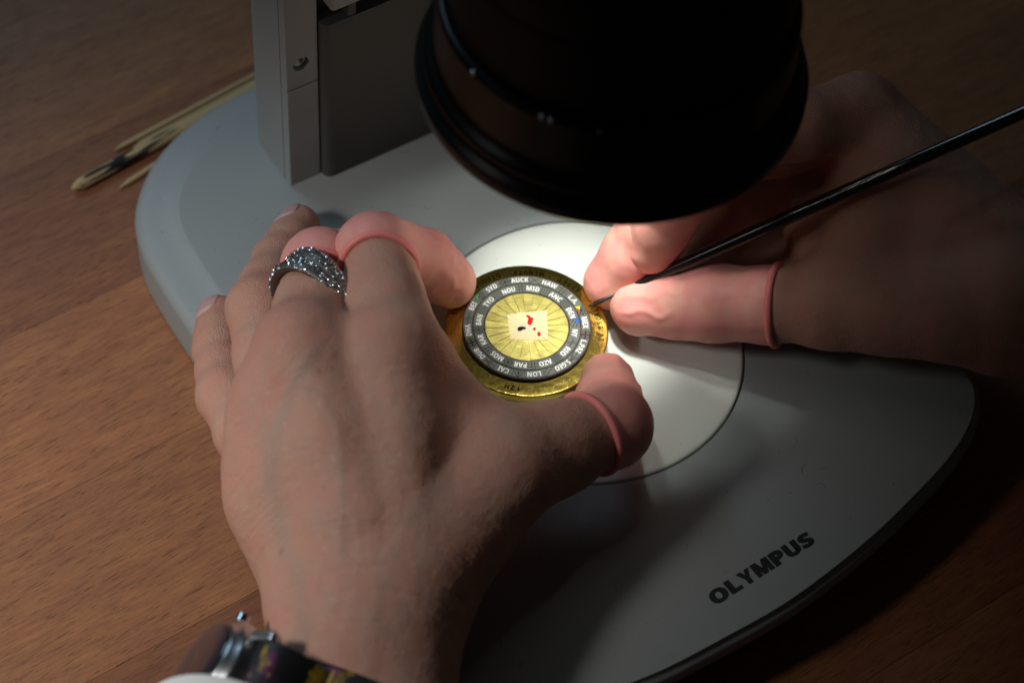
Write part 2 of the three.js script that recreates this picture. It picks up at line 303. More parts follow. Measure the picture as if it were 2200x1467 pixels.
{ // column
  const dark = std({ color: rgb(0.06, 0.06, 0.055), roughness: 0.6, bumpMap: grainBump, bumpScale: 0.00002 });
  const black = std({ color: rgb(0.006, 0.006, 0.006), roughness: 0.7 });
  const H = 330;
  // body: plan with rounded rear corners
  const plan = new THREE.Shape(); const x0 = -45.6, x1 = 45.6, zf = 105.2, zb = 142, r = 9;   // shape y = -n
  plan.moveTo(x0, zf); plan.lineTo(x0, zb - 14 - r); plan.quadraticCurveTo(x0, zb - 14, x0 + r * 0.9, zb - 12); plan.lineTo(x0 + 20, zb); plan.lineTo(x1 - 20, zb); plan.lineTo(x1 - r * 0.9, zb - 12); plan.quadraticCurveTo(x1, zb - 14, x1, zb - 14 - r); plan.lineTo(x1, zf); plan.closePath();
  const body = new THREE.ExtrudeGeometry(plan, { depth: H, bevelEnabled: false, curveSegments: 10 }); body.rotateX(-Math.PI / 2); body.translate(0, 0.02, 0);
  part('column_body', scaled(body), paint, mic);
  const slab = (shape, n0, thick) => { const g = new THREE.ExtrudeGeometry(shape, { depth: thick - 0.6, bevelEnabled: true, bevelSize: 0.3, bevelThickness: 0.3, bevelSegments: 2, curveSegments: 24 }); g.translate(0, 0, n0 + 0.3); return scaled(g); };
  for (const s of [-1, 1]) {
    const a = s < 0 ? -45.3 : 34.9, b = s < 0 ? -34.9 : 45.3;
    const low = new THREE.Shape([[a, 0.35], [b, 0.35], [b, 43.75], [a, 43.75]].map((q) => new THREE.Vector2(...q)));
    part('column_rail', slab(low, -105.1, 3.9), paint, mic);
    const up = new THREE.Shape([[a, 44.75], [b, 44.75], [b, H - 1], [a, H - 1]].map((q) => new THREE.Vector2(...q)));
    const h = new THREE.Path(); h.absarc(s * 40.4, 54.2, 3.0, 0, 7, true); up.holes.push(h);
    const rail = part('column_rail', slab(up, -105.1, 3.9), paint, mic);
    const steel = std({ color: rgb(0.45, 0.44, 0.42), metalness: 1, roughness: 0.3 });
    const sc = new THREE.LatheGeometry([[0, 1.4], [1.15, 1.4], [1.15, 2.6], [1.9, 2.6], [2.25, 2.35], [2.35, 1.9], [2.35, 0]].map((q) => new THREE.Vector2(...q)).reverse(), 6 * 4);
    const scr = part('socket_screw', scaled(sc), steel, rail); scr.rotation.x = Math.PI / 2; scr.position.set(s * 40.4 * MM, 54.2 * MM, -105.15 * MM);
  }
  // focus panel between the rails, rounded vertical edges, slots at its top
  const pn = new THREE.Shape(); const e = 34.2, rr = 3.2;   // plan, y = -n
  pn.moveTo(-e, 105.15); pn.lineTo(-e, 98 + rr); pn.quadraticCurveTo(-e, 98, -e + rr, 98); pn.lineTo(e - rr, 98); pn.quadraticCurveTo(e, 98, e, 98 + rr); pn.lineTo(e, 105.15); pn.closePath();
  const pg = new THREE.ExtrudeGeometry(pn, { depth: 69.5, bevelEnabled: false, curveSegments: 12 }); pg.rotateX(-Math.PI / 2); pg.translate(0, 0.05, 0);
  const panel = part('focus_panel', scaled(pg), dark, mic, 'dark grey focus panel');
  const slot = new THREE.Shape();   // upper front face with slots cut down into it
  slot.moveTo(-21.6, 69.6); slot.lineTo(-34.1, 69.6); slot.lineTo(-34.1, 69.55); slot.lineTo(34.1, 69.55); slot.lineTo(34.1, 69.6); slot.lineTo(21.6, 69.6);
  for (const [a, b] of [[-25.8, -22.6], [-2.5, 2.5], [22.6, 25.8]]) { const g = new RoundedBoxGeometry(b - a, 40, 6.5, 2, 0.8); g.translate((a + b) / 2, 89.4, -101.4); part('slot_web', scaled(g), dark, panel); }
  const back = new THREE.BoxGeometry(68.4, 258, 1.2); back.translate(0, 198.6, -104.4); part('slot_shade_backing', scaled(back), black, panel);  // black sheet: the shade inside the slots put into its colour
  const blk = new RoundedBoxGeometry(66, 210, 8, 3, 1.4); blk.translate(0, 77.6 + 105, -99); part('focus_block', scaled(blk), paint, mic);
  const arm = new RoundedBoxGeometry(60, 46, 92, 3, 5); arm.translate(0, 262, -66 + 15); part('carrier_arm', scaled(arm), paint, mic);
}
{ // lens barrel
  const blackGloss = std({ color: rgb(0.003, 0.003, 0.0035), roughness: 0.33, specularIntensity: 0.42 });
  const blackMatt = std({ color: rgb(0.003, 0.003, 0.003), roughness: 0.5, specularIntensity: 0.18 });
  const LX = -1.2, LZ = -1.0, c = Math.cos(PHI), s = Math.sin(PHI), lx = LX * c - LZ * s, lz = LX * s + LZ * c;
  const lens = part('lens_hood', lathe([[30, 124], [46, 121.6], [50.5, 121], [52.1, 121.5], [52.6, 122.4], [52.6, 125.6], [52.1, 126.6], [50.4, 127.4], [50.1, 128.6], [50.6, 129.6], [50.8, 131.2], [50.2, 132.6], [48.6, 133.4], [48.0, 134.5], [47.5, 150.2], [46.8, 151.6], [45.6, 152.1], [30, 152.1]], 192), blackGloss, mic, 'black ring-shaped lens hood');
  lens.position.set(lx * MM, 0, lz * MM);
  const barrel = part('lens_barrel', lathe([[28, 152.2], [44.6, 152.2], [44.9, 153], [44.9, 176], [44.2, 177.2], [44.9, 178.4], [44.9, 238], [20, 239.5], [0, 240]], 192), blackMatt, mic); barrel.position.copy(lens.position);
  const inner = part('lens_mount', lathe([[0, 131], [12, 131], [30.2, 131], [30.2, 152.1]], 96), blackMatt, mic); inner.position.copy(lens.position);
  const glass = part('front_lens', lathe([[0, 129.5], [10, 129.9], [20, 130.6], [24, 131.2], [24, 134]].reverse(), 96), std({ color: rgb(0.02, 0.02, 0.03), roughness: 0.05, clearcoat: 1 }), mic); glass.position.copy(lens.position);
  // lamp ring with small diodes
  const ringG = part('lamp_ring', lathe([[26, 130.6], [26, 126.4], [29.6, 126.4], [29.6, 130.6]], 96), std({ color: rgb(0.5, 0.5, 0.5), roughness: 0.4 }), mic); ringG.position.copy(lens.position);
  const led = std({ color: rgb(0.9, 0.9, 0.85), emissive: rgb(1, 1, 0.9), emissiveIntensity: 40, roughness: 0.3 });
  for (let k = 0; k < 16; k++) { const a = k / 16 * Math.PI * 2, g = new THREE.SphereGeometry(1.1 * MM, 10, 8); const m = part('diode', g, led, ringG); m.position.set(Math.cos(a) * 27.8 * MM, 126.2 * MM, Math.sin(a) * 27.8 * MM); }
  // grub screws on the shoulder of the hood
  const steel = std({ color: rgb(0.85, 0.87, 0.9), metalness: 1, roughness: 0.35 });
  for (const deg of [139, 112, 109, 94]) { const a = deg * Math.PI / 180 + PHI, g = new THREE.SphereGeometry(deg === 94 ? 0.45 * MM : 0.75 * MM, 12, 8); const m = part('grub_screw', g, steel, lens); m.position.set(Math.cos(a) * 47.1 * MM, 151.1 * MM, Math.sin(a) * 47.1 * MM); }
  for (const deg of [-8, 188]) { const a = deg * Math.PI / 180 + PHI, g = new THREE.CylinderGeometry(5.5 * MM, 5.5 * MM, 12 * MM, 24); g.rotateZ(Math.PI / 2); const m = part('clamp_knob', g, blackMatt, barrel); m.position.set(Math.cos(a) * 50 * MM, 171 * MM, Math.sin(a) * 50 * MM); m.rotation.y = -a; }
}

// ---------------------------------------------------------------- pegwood sticks behind the base
{
  const woodTex = dataTex(64, 256, (x, y) => { const v = 0.9 + 0.12 * n3(x * 0.25, y * 0.012, 3) + 0.06 * (rnd() - 0.5); return [0.90 * v, 0.79 * v, 0.60 * v]; });
  const stained = dataTex(64, 256, (x, y) => { const v = 0.9 + 0.12 * n3(x * 0.25, y * 0.012, 8), t = y / 256, d = sstep(-0.15, 0.25, n3(x * 0.12, y * 0.055, 5) + 0.35 - Math.abs(t - 0.47) * 9); const k = 1 - 0.9 * d; return [0.90 * v * k, 0.79 * v * k, 0.60 * v * k + 0.05 * d]; });
  const stick = (a, b, r, taper, tex, label) => {
    const A = V(...a), B = V(...b), L = A.distanceTo(B) * 3.2, t = thing('wooden_stick', label, 'stick', 'wooden sticks beside the microscope base');
    const g = lathe([[0.02, 0], [r * 0.28, 0.4], [r, taper], [r, taper + (L - taper) * 0.3], [r, L], [0, L]], 24);
    const m = part('shaft', g, std({ map: tex, color: rgb(0.82, 0.8, 0.78), roughness: 0.75 }), t);
    t.position.copy(A.clone().multiplyScalar(MM)); t.quaternion.setFromUnitVectors(V(0, 1, 0), B.clone().sub(A).normalize());
  };
  stick([-170.5, -19.9, -62.5], [-136.9, -19.9, -93.8], 2.1, 3.6, stained, 'thick wooden stick stained black near its blunt tip');
  stick([-159.6, -21.05, -81.6], [-119.6, -21.05, -118.4], 0.95, 4, woodTex, 'thin clean wooden stick farthest from the microscope base');
  stick([-153.6, -21.05, -83.4], [-119.3, -21.05, -115.2], 0.95, 4, woodTex, 'thin clean wooden stick between the stained stick and another thin one');
  stick([-155.3, -21.1, -65.6], [-149.3, -21.1, -72.2], 0.9, 4, woodTex, 'sharp wooden stick tip peeking out against the microscope base corner');
}

// ---------------------------------------------------------------- watch dial in its brass holder
const DC = [-17.6, 2.45];
{
  const dial = thing('watch_dial', 'round grey world-time watch dial with city names on a brass holder', 'watch dial');
  dial.position.set(DC[0] * MM, 0, DC[1] * MM);
  const px = 1024 / 52;
  const deg = Math.PI / 180;
  const brassTex = canvasTex(1024, 1024, (c, w) => {
    c.fillStyle = '#fff'; c.fillRect(0, 0, w, w);
    for (let i = 0; i < 900; i++) { const a = rnd() * 6.3, r = (19.5 + rnd() * 6) * px, L = (rnd() - 0.5) * 0.25; c.strokeStyle = `rgba(${rnd() < 0.5 ? '90,70,20' : '255,250,220'},${0.05 + rnd() * 0.15})`; c.lineWidth = 0.8; c.beginPath(); c.arc(w / 2 + (rnd() - 0.5) * 30, w / 2 + (rnd() - 0.5) * 30, r, a, a + L); c.stroke(); }
    for (let i = 0; i < 160; i++) { const a = rnd() * 6.3, r = (20 + rnd() * 5) * px; c.fillStyle = `rgba(70,48,10,${0.08 + rnd() * 0.16})`; c.beginPath(); c.ellipse(w / 2 + Math.cos(a) * r, w / 2 + Math.sin(a) * r, 2 + rnd() * 9, 2 + rnd() * 4, a, 0, 7); c.fill(); }
    c.save(); c.translate(w / 2, w / 2);
    const put = (txt, th, r, inward, size, step) => {
      const n = txt.length; c.font = `${size * px}px sans-serif`; c.textAlign = 'center'; c.textBaseline = 'middle'; c.fillStyle = 'rgba(30,20,4,0.92)';
      [...txt].forEach((ch, i) => { const t = th + (i - (n - 1) / 2) * step * (inward ? -1 : 1); c.save(); c.rotate((t + (inward ? 180 : 0)) * deg); c.translate(0, (inward ? 1 : -1) * r * px); c.fillText(ch, 0, 0); c.strokeText(ch, 0, 0); c.restore(); });
    };
    c.lineWidth = 1.6; c.strokeStyle = 'rgba(24,16,3,0.9)';
    c.lineWidth = 3.2; put('12H', 187.2, 22.2, false, 2.2, 4.6); c.lineWidth = 2.4;
    put('LV', 91.5, 22.9, true, 2.0, 4.2); put('ESCALE', 71.5, 22.6, true, 2.0, 4.1);
    put('EFFET', 33, 22.2, true, 2.0, 4.2); put('MINUTE', -2, 22.0, true, 2.0, 4.3); put('DISQUE', -37, 22.3, true, 2.0, 4.1); put('VILLES', -70, 22.7, true, 2.0, 4.0);
    c.restore();
  });
  const cuts = []; for (let k = 0; k < 46; k++) { const a = rnd() * 6.3, r = 20 + rnd() * 5; cuts.push([Math.cos(a) * r, Math.sin(a) * r, 1.2 + rnd() * 3.2, 0.3 + rnd() * 0.7, rnd() * 6.3]); }
  const brassBump = dataTex(512, 512, (x, y) => {   // uneven turning and scraping marks
    const X = (x / 512 - 0.5) * 52, Y = (y / 512 - 0.5) * 52; let h = 0.5 + 0.16 * n3(X * 0.3, Y * 0.3, 2) + 0.05 * n3(X * 1.1, Y * 0.5, 7) + 0.008 * (rnd() - 0.5);
    for (const [cx, cy, R, k, ph] of cuts) { const d = Math.hypot(X - cx, Y - cy); if (d < R) h += 0.10 * k * (1 - d / R) * Math.cos(d * 3.2 + ph); }
    return [h, h, h];
  }, false);
  const flat = (g, span = 52) => { const p = g.attributes.position, u = g.attributes.uv; for (let i = 0; i < p.count; i++) u.setXY(i, p.getX(i) / MM / span + 0.5, 0.5 - p.getZ(i) / MM / span); return g; };
  const brass = std({ map: brassTex, color: rgb(0.83, 0.62, 0.15), metalness: 1, roughness: 0.2, bumpMap: brassBump, bumpScale: 0.00013 });
  part('brass_holder', flat(lathe([[0, 6.6], [24.2, 6.6], [24.75, 6.9], [24.9, 7.4], [24.9, 9.6], [24.75, 9.9], [24.4, 10], [22, 10], [19, 10], [0, 10]], 180)), brass, dial, 'polished brass holder engraved round its rim');
  part('dial_plate', flat(lathe([[0, 10.02], [19.4, 10.02], [19.6, 10.3], [19.6, 11.25], [19.45, 11.45], [12.7, 11.45]], 180)), std({ color: rgb(0.012, 0.012, 0.012), roughness: 0.4 }), dial);
  // printed face: cities and geometric ornaments, 42 mm across
  const S = 2048, q = S / 42;
  const outer = ['AUCK', 'HAW', 'L.A.', 'MEX', 'L.PAZ', 'S.GEO', 'LON', 'CAI', 'DUB', 'DHA', 'BEI', 'SYD'], inner = ['MID', 'ANC', 'DEN', 'NY', 'RIO', 'AZO', 'PAR', 'MOS', 'KAR', 'BAN', 'TYO', 'NOU'];
  const OA = -10.6, IA = 3.9, RO = [16.55, 19.35], RI = [13.05, 16.3], CITY = 9.3;
  const face = canvasTex(S, S, (c) => {
    c.fillStyle = 'rgb(112,112,106)'; c.fillRect(0, 0, S, S);
    for (let i = 0; i < 30000; i++) { const v = 96 + rnd() * 34; c.fillStyle = `rgba(${v},${v},${v - 6},0.35)`; c.fillRect(rnd() * S, rnd() * S, 2 + rnd() * 5, 1.5); }
    c.save(); c.translate(S / 2, S / 2);
    const at = (th, r, f) => { c.save(); c.rotate(th * deg); c.translate(0, -r * q); f(); c.restore(); };
    const seg = (x0, y0, x1, y1) => { c.beginPath(); c.moveTo(x0 * q, y0 * q); c.lineTo(x1 * q, y1 * q); c.stroke(); };
    const orn = (k, w, h) => {   // ornament inside a w x h cell centred at 0,0
      const X = w / 2, Y = h / 2; c.strokeStyle = 'rgb(18,18,17)'; c.lineWidth = 0.17 * q;
      const arc = (x, y, r, a = 0, b = 7) => { c.beginPath(); c.arc(x * q, y * q, r * q, a, b); c.stroke(); };
      if (k === 0) { seg(-X, -Y, X, Y); seg(X, -Y, -X, Y); }
      else if (k === 1) { for (const t of [-0.33, 0.33]) { seg(-X, t * h / 2, X, t * h / 2); seg(t * w / 2, -Y, t * w / 2, Y); } }
      else if (k === 2) { seg(-X, -Y, X, Y); seg(X, -Y, -X, Y); seg(0, -Y, 0, Y); seg(-X, 0, X, 0); seg(-X, 0, 0, -Y); seg(0, -Y, X, 0); seg(X, 0, 0, Y); seg(0, Y, -X, 0); }
      else if (k === 3) { arc(0, 0, Y * 0.95); arc(0, 0, Y * 0.5); seg(0, -Y, 0, Y); seg(-X, 0, X, 0); for (const a of [-1, 1]) for (const b of [-1, 1]) arc(a * Y * 0.45, b * Y * 0.45, Y * 0.42); }
      else if (k === 4) { seg(-X, Y, 0, -Y); seg(0, -Y, X, Y); seg(-X * 0.5, Y, 0, 0); seg(X * 0.5, Y, 0, 0); seg(0, -Y, 0, Y); }
      else if (k === 5) { seg(-X, Y, X, -Y); seg(0, Y, X, 0); }
      else if (k === 6) { for (let t = -3; t <= 3; t += 2) seg(t / 4 * X, -Y, t / 4 * X, Y); }
      else if (k === 7) { for (let t = -3; t <= 3; t++) seg(-X, (t / 3) * h, X, (t / 3 + 0.6) * h); }
      else if (k === 8) { for (let t = -3; t <= 3; t += 1.5) { seg(t / 4 * X, -Y, t / 4 * X, Y); seg(-X, t / 4 * Y, X, t / 4 * Y); } }
      else if (k === 9) { arc(0, 0, Y * 0.9); arc(0, 0, Y * 0.6); arc(0, 0, Y * 0.3); }
      else if (k === 10) { seg(-X, 0, X, 0); seg(-X * 0.4, -Y, -X * 0.4, 0); seg(X * 0.4, 0, X * 0.4, Y); seg(0, -Y, 0, Y); }
      else { seg(0, -Y, 0, Y); seg(-X, -Y, X, 0); seg(-X, Y, X, 0); seg(-X, 0, X, 0); }
    };
    const kO = [0, 1, 2, 3, 11, 5, 4, 11, 3, 10, 9, 2], kI = [6, 9, 7, 10, 8, 1, 2, 1, 2, 6, 7, 1];
    for (let i = 0; i < 12; i++) {
      for (const [set, A, R, list, ks] of [[0, OA, RO, outer, kO], [1, IA, RI, inner, kI]]) {
        const rm = (R[0] + R[1]) / 2, h = R[1] - R[0], th = A + 30 * i;
        at(th + 15, rm, () => { c.save(); c.beginPath(); c.rect(-2.2 * q, -h / 2 * q, 4.4 * q, h * q); c.clip(); orn(ks[i], rm * (30 - 2 * CITY) * deg, h); c.restore(); });
        c.font = `bold ${2.35 * q}px sans-serif`; c.textAlign = 'center'; c.textBaseline = 'middle';
        const txt = list[i], n = txt.length, wide = [...txt].map((ch) => c.measureText(ch).width * 0.92), tot = wide.reduce((a, b) => a + b, 0), max = rm * CITY * 2 * deg * q * 0.93, k = Math.min(1, max / tot);
        let a = -tot / 2; [...txt].forEach((ch, j) => { const m = (a + wide[j] / 2) * k; a += wide[j]; at(th + m / q / rm / deg, rm - 0.08, () => { c.scale(0.92 * k, 1); c.fillStyle = 'rgb(20,20,20)'; c.fillText(ch, 3, 4); c.fillStyle = 'rgb(246,248,246)'; c.fillText(ch, 0, 0); }); });  // dark offset copy is a drop shadow painted under each letter
      }
    }
    // enamel already filled in: green, yellow, red, blue
    const blob = (th, r, w, h, col, rot = 0) => at(th, r, () => { c.fillStyle = col; c.beginPath(); c.ellipse(0, 0, w * q, h * q, rot, 0, 7); c.fill(); });
    at(-57.5, 18.2, () => { c.strokeStyle = 'rgb(30,200,70)'; c.lineWidth = 0.42 * q; c.beginPath(); c.arc(0.4 * q, 0.5 * q, 1.15 * q, 3.2, 4.9); c.stroke(); });
    at(62.2, 17.4, () => { c.fillStyle = 'rgb(240,220,40)'; c.beginPath(); c.moveTo(-1.2 * q, 0.9 * q); c.lineTo(0.2 * q, -0.2 * q); c.lineTo(-1.2 * q, -1.0 * q); c.fill(); });
    blob(64.6, 17.0, 0.3, 0.5, 'rgb(215,30,45)', 0.4); blob(92, 16.9, 0.28, 0.25, 'rgb(190,30,40)'); blob(95, 18.3, 0.2, 0.2, 'rgb(190,30,40)');
    at(76, 15.2, () => { c.fillStyle = 'rgb(24,104,220)'; c.beginPath(); c.moveTo(-0.5 * q, -1.0 * q); c.lineTo(1.15 * q, -1.0 * q); c.lineTo(-0.9 * q, 0.9 * q); c.fill(); });
    c.restore();
  });
  const faceMat = std({ map: face, roughness: 0.32, metalness: 0.35, specularIntensity: 0.8 });
  const tile = (R, a0, a1, name) => {   // annular sector with a chamfered edge, angles clockwise from -z in degrees
    const n = 6, P = [], I = [], U = [];
    const rows = [[R[0] + 0.02, 11.2], [R[0] + 0.06, 11.66], [R[0] + 0.14, 11.72], [R[1] - 0.14, 11.72], [R[1] - 0.06, 11.66], [R[1] - 0.02, 11.2]];
    for (const [r, y] of rows) for (let i = 0; i <= n; i++) {
      const a = (a0 + (a1 - a0) * i / n) * deg, x = Math.sin(a) * r, z = -Math.cos(a) * r; P.push(x * MM, y * MM, z * MM); U.push(x / 42 + 0.5, 0.5 - z / 42);
    }
    for (let r = 0; r < rows.length - 1; r++) for (let i = 0; i < n; i++) { const a = r * (n + 1) + i, b = a + 1, c2 = a + n + 1, d = c2 + 1; I.push(a, b, c2, b, d, c2); }
    const g = new THREE.BufferGeometry(); g.setAttribute('position', new THREE.Float32BufferAttribute(P, 3)); g.setAttribute('uv', new THREE.Float32BufferAttribute(U, 2)); g.setIndex(I.reverse()); return creased(g);
  };
  for (let i = 0; i < 12; i++) for (const [A, R] of [[OA, RO], [IA, RI]]) {
    const t = A + 30 * i; part('city_tile', tile(R, t - CITY + 0.15, t + CITY - 0.15), faceMat, dial); part('ornament_tile', tile(R, t + CITY + 0.15, t + 30 - CITY - 0.15), faceMat, dial);
  }
  const discTex = dataTex(512, 512, (x, y) => { const X = x / 512, Y = y / 512, s = n3((X * 0.94 + Y * 0.34) * 5, (-X * 0.34 + Y * 0.94) * 150, 4) * 0.1 + n3(X * 7, Y * 7, 9) * 0.07; const v = 0.95 + s; return [v, v * 0.99, v * 0.94]; });
  const discBump = dataTex(512, 512, (x, y) => { const X = x / 512, Y = y / 512, v = 0.5 + 0.3 * n3((X * 0.94 + Y * 0.34) * 5, (-X * 0.34 + Y * 0.94) * 190, 4) + 0.2 * n3((X * 0.3 - Y * 0.95) * 6, (X * 0.95 + Y * 0.3) * 140, 14); return [v, v, v]; }, false);
  const centre = part('dial_centre', flat(lathe([[12.72, 11.0], [12.72, 11.52], [12.6, 11.6], [0, 11.6]], 120), 27), std({ map: discTex, bumpMap: discBump, bumpScale: 0.00007, color: rgb(0.43, 0.365, 0.115), metalness: 0.8, roughness: 0.42 }), dial, 'brushed golden centre disc with radiating lines');
  for (let k = 0; k < 24; k++) { const g = new THREE.BoxGeometry(0.10 * MM, 0.12 * MM, 11.9 * MM); g.translate(0, 11.64 * MM, -6.6 * MM); const m = part('radial_line', g, k % 5 === 1 ? std({ color: rgb(0.75, 0.78, 0.85), metalness: 1, roughness: 0.2 }) : std({ color: rgb(0.09, 0.05, 0.03), metalness: 0.3, roughness: 0.3 }), centre); m.rotation.y = -(k * 15 + 6) * deg; }
  const sq = new THREE.Shape([[-6.3, 4.0], [5.7, 6.6], [6.8, -4.5], [-4.6, -5.6]].map((p) => new THREE.Vector2(...p)));
  const sg = new THREE.ExtrudeGeometry(sq, { depth: 0.07, bevelEnabled: false }); sg.rotateX(-Math.PI / 2); sg.translate(0, 11.61, 0);
  part('paper_square', scaled(sg), std({ color: rgb(0.66, 0.53, 0.29), roughness: 0.85 }), dial, 'small cream paper square stuck on the dial centre');
  for (let k = 0; k < 24; k++) { const g = new THREE.BoxGeometry(0.07 * MM, 0.05 * MM, 5.6 * MM); g.translate(0, 11.70 * MM, -3.1 * MM); const m = part('radial_line', g, std({ color: rgb(0.6, 0.56, 0.56), roughness: 0.35 }), centre); m.rotation.y = -(k * 15 + 6) * deg; }
  const drop = (pts, col, h, label) => {
    const sh = new THREE.Shape(); const cv = new THREE.CatmullRomCurve3(pts.map(([x, z]) => V(x, -z, 0)), true); sh.setFromPoints(cv.getPoints(40).map((p) => new THREE.Vector2(p.x, p.y)));
    const g = new THREE.ExtrudeGeometry(sh, { depth: h * 0.3, bevelEnabled: true, bevelSize: 0.28, bevelThickness: h * 0.7, bevelSegments: 5, bevelOffset: -0.28 }); g.rotateX(-Math.PI / 2); g.translate(0, 11.7, 0);
    part('paint_drop', scaled(g), std({ color: col, roughness: 0.16, clearcoat: 0.6 }), dial, label);
  };
  drop([[-0.5, -4.0], [0.4, -4.1], [1.0, -3.5], [1.75, -3.2], [1.7, -2.0], [1.2, -0.7], [0.3, -0.8], [0.1, -2.1], [0.3, -3.0]], rgb(0.62, 0.012, 0.012), 0.45, 'red paint drop');
  drop([[2.0, 0.5], [2.5, 0.3], [2.8, 0.9], [2.4, 1.3], [1.95, 1.0]], rgb(0.62, 0.012, 0.012), 0.4, 'red paint drop');
  drop([[3.4, 2.0], [4.0, 1.8], [4.4, 2.6], [4.2, 3.3], [3.6, 3.2], [3.3, 2.6]], rgb(0.6, 0.012, 0.012), 0.4, 'red paint drop');
  drop([[-2.7, 1.0], [-1.7, 0.4], [-0.6, 0.55], [-0.1, 1.0], [-1.0, 1.4], [-1.8, 2.0], [-2.6, 1.9]], rgb(0.006, 0.01, 0.01), 0.5, 'black paint drop');
}

// ---------------------------------------------------------------- fine brush
{
  const A = V(1, 11.5, -7.4), B = V(123.7, 100, -25.3);
  const t = thing('paint_brush', 'thin glossy black paint brush held between pink finger cots', 'brush');
  t.position.copy(A.clone().multiplyScalar(MM)); t.quaternion.setFromUnitVectors(V(0, 1, 0), B.clone().sub(A).normalize());
  part('handle', lathe([[0.95, 14], [1.2, 18], [1.5, 26], [1.9, 36], [2.12, 52], [2.16, 75], [2.05, 110], [1.8, 170], [1.5, 200], [0, 201]], 40), std({ color: rgb(0.008, 0.008, 0.009), roughness: 0.14, clearcoat: 0.8, clearcoatRoughness: 0.08 }), t);
  part('ferrule', lathe([[0.62, 1.6], [0.8, 4], [0.98, 14.2], [0, 14.2]], 32), std({ color: rgb(0.25, 0.24, 0.22), metalness: 1, roughness: 0.2 }), t);
  part('bristles', lathe([[0.02, -0.6], [0.35, 0.2], [0.6, 1.7], [0, 1.7]], 20), std({ color: rgb(0.03, 0.02, 0.015), roughness: 0.6 }), t);
}

// ---------------------------------------------------------------- hands
const skinBump = (() => {   // fine criss-cross skin relief, 20 mm tile
  const n = 512, g = 26, P = []; for (let i = 0; i < g * g; i++) P.push([rnd(), rnd()]);
  return dataTex(n, n, (x, y) => {
    const X = x / n * g, Y = y / n * g, i0 = Math.floor(X), j0 = Math.floor(Y); let a = 9, b = 9;
    for (let i = -1; i <= 1; i++) for (let j = -1; j <= 1; j++) { const q = P[((i0 + i + g) % g) + ((j0 + j + g) % g) * g], d = Math.hypot(i0 + i + q[0] - X, (j0 + j + q[1] - Y) * 0.7); if (d < a) { b = a; a = d; } else if (d < b) b = d; }
    const v = 0.35 + 0.6 * sstep(0, 0.35, b - a) + 0.05 * (rnd() - 0.5); return [v, v, v];
  }, false);
})();
skinBump.repeat.set(50, 50);
const skinMat = std({ color: 0xffffff, vertexColors: true, roughness: 0.52, specularIntensity: 0.55, bumpMap: skinBump, bumpScale: 0.00018, sheen: 0.25, sheenRoughness: 0.6, sheenColor: rgb(0.9, 0.5, 0.4) });
const creaseBump = canvasTex(512, 512, (c, w, h) => {   // fine crinkles of thin latex, 32 mm tile
  c.fillStyle = '#707070'; c.fillRect(0, 0, w, h);
  for (let i = 0; i < 150; i++) { let x = rnd() * w, y = rnd() * h, a = Math.PI / 2 + (rnd() - 0.5) * 1.8; c.strokeStyle = `rgba(${rnd() < 0.5 ? '200,200,200' : '40,40,40'},${0.15 + rnd() * 0.3})`; c.lineWidth = 1 + rnd() * 2.5; c.beginPath(); c.moveTo(x, y); for (let k = 0; k < 6; k++) { a += (rnd() - 0.5) * 0.7; x += Math.cos(a) * 11; y += Math.sin(a) * 11; c.lineTo(x, y); } c.stroke(); }
}, false);
creaseBump.repeat.set(31, 31);
const cotMat = std({ color: 0xffffff, vertexColors: true, transmission: 0.16, thickness: 0, bumpMap: creaseBump, bumpScale: 0.0002, roughness: 0.46, specularIntensity: 0.6, sheen: 0.3, sheenRoughness: 0.5, sheenColor: rgb(1, 0.6, 0.5) });
const rimMat = std({ color: rgb(0.90, 0.27, 0.25), roughness: 0.4, specularIntensity: 0.6 });
const nailMat = std({ color: 0xffffff, vertexColors: true, roughness: 0.24, specularIntensity: 0.8, clearcoat: 0.25 });
const sub = (a, b) => [a[0] - b[0], a[1] - b[1], a[2] - b[2]], add = (a, b, k = 1) => [a[0] + b[0] * k, a[1] + b[1] * k, a[2] + b[2] * k], dot = (a, b) => a[0] * b[0] + a[1] * b[1] + a[2] * b[2];
const unit = (a) => { const l = Math.hypot(...a); return [a[0] / l, a[1] / l, a[2] / l]; }, mix = (a, b, t) => [a[0] + (b[0] - a[0]) * t, a[1] + (b[1] - a[1]) * t, a[2] + (b[2] - a[2]) * t];
const crs = (a, b) => [a[1] * b[2] - a[2] * b[1], a[2] * b[0] - a[0] * b[2], a[0] * b[1] - a[1] * b[0]];
// finger: joints from knuckle to tip with radii; returns its distance field
function finger(J, R, extra = []) {
  const list = [];
  for (let i = 0; i < J.length - 1; i++) {
    list.push(cone(J[i], mix(J[i], J[i + 1], 0.5), R[i] * (i ? 1 : 0.97), (R[i] + R[i + 1]) / 2 * 0.955), cone(mix(J[i], J[i + 1], 0.5), J[i + 1], (R[i] + R[i + 1]) / 2 * 0.955, R[i + 1]));
  }
  return union([...list, ...extra], 3.2);
}
function hand({ fingers, palm, palmK }) {
  const build = (P, list) => (x, y, z) => {
    const p = P(x, y, z); let d = p;
    for (const [f, k] of list) d = smin(d, smin(p, f(x, y, z), k), 1.0);
    return d;
  };
  const P = union(palm, palmK), all = build(P, fingers);
  all.near = (x, y, z, R) => {
    const p = P(x, y, z), v = fingers.map(([f]) => f(x, y, z)), m = Math.min(p, ...v);
    return build(P.near(x, y, z, R), fingers.filter((q, i) => v[i] < m + 2 * R + 32).map(([f, k]) => [f.near(x, y, z, R), k]));
  };
  return all;
}
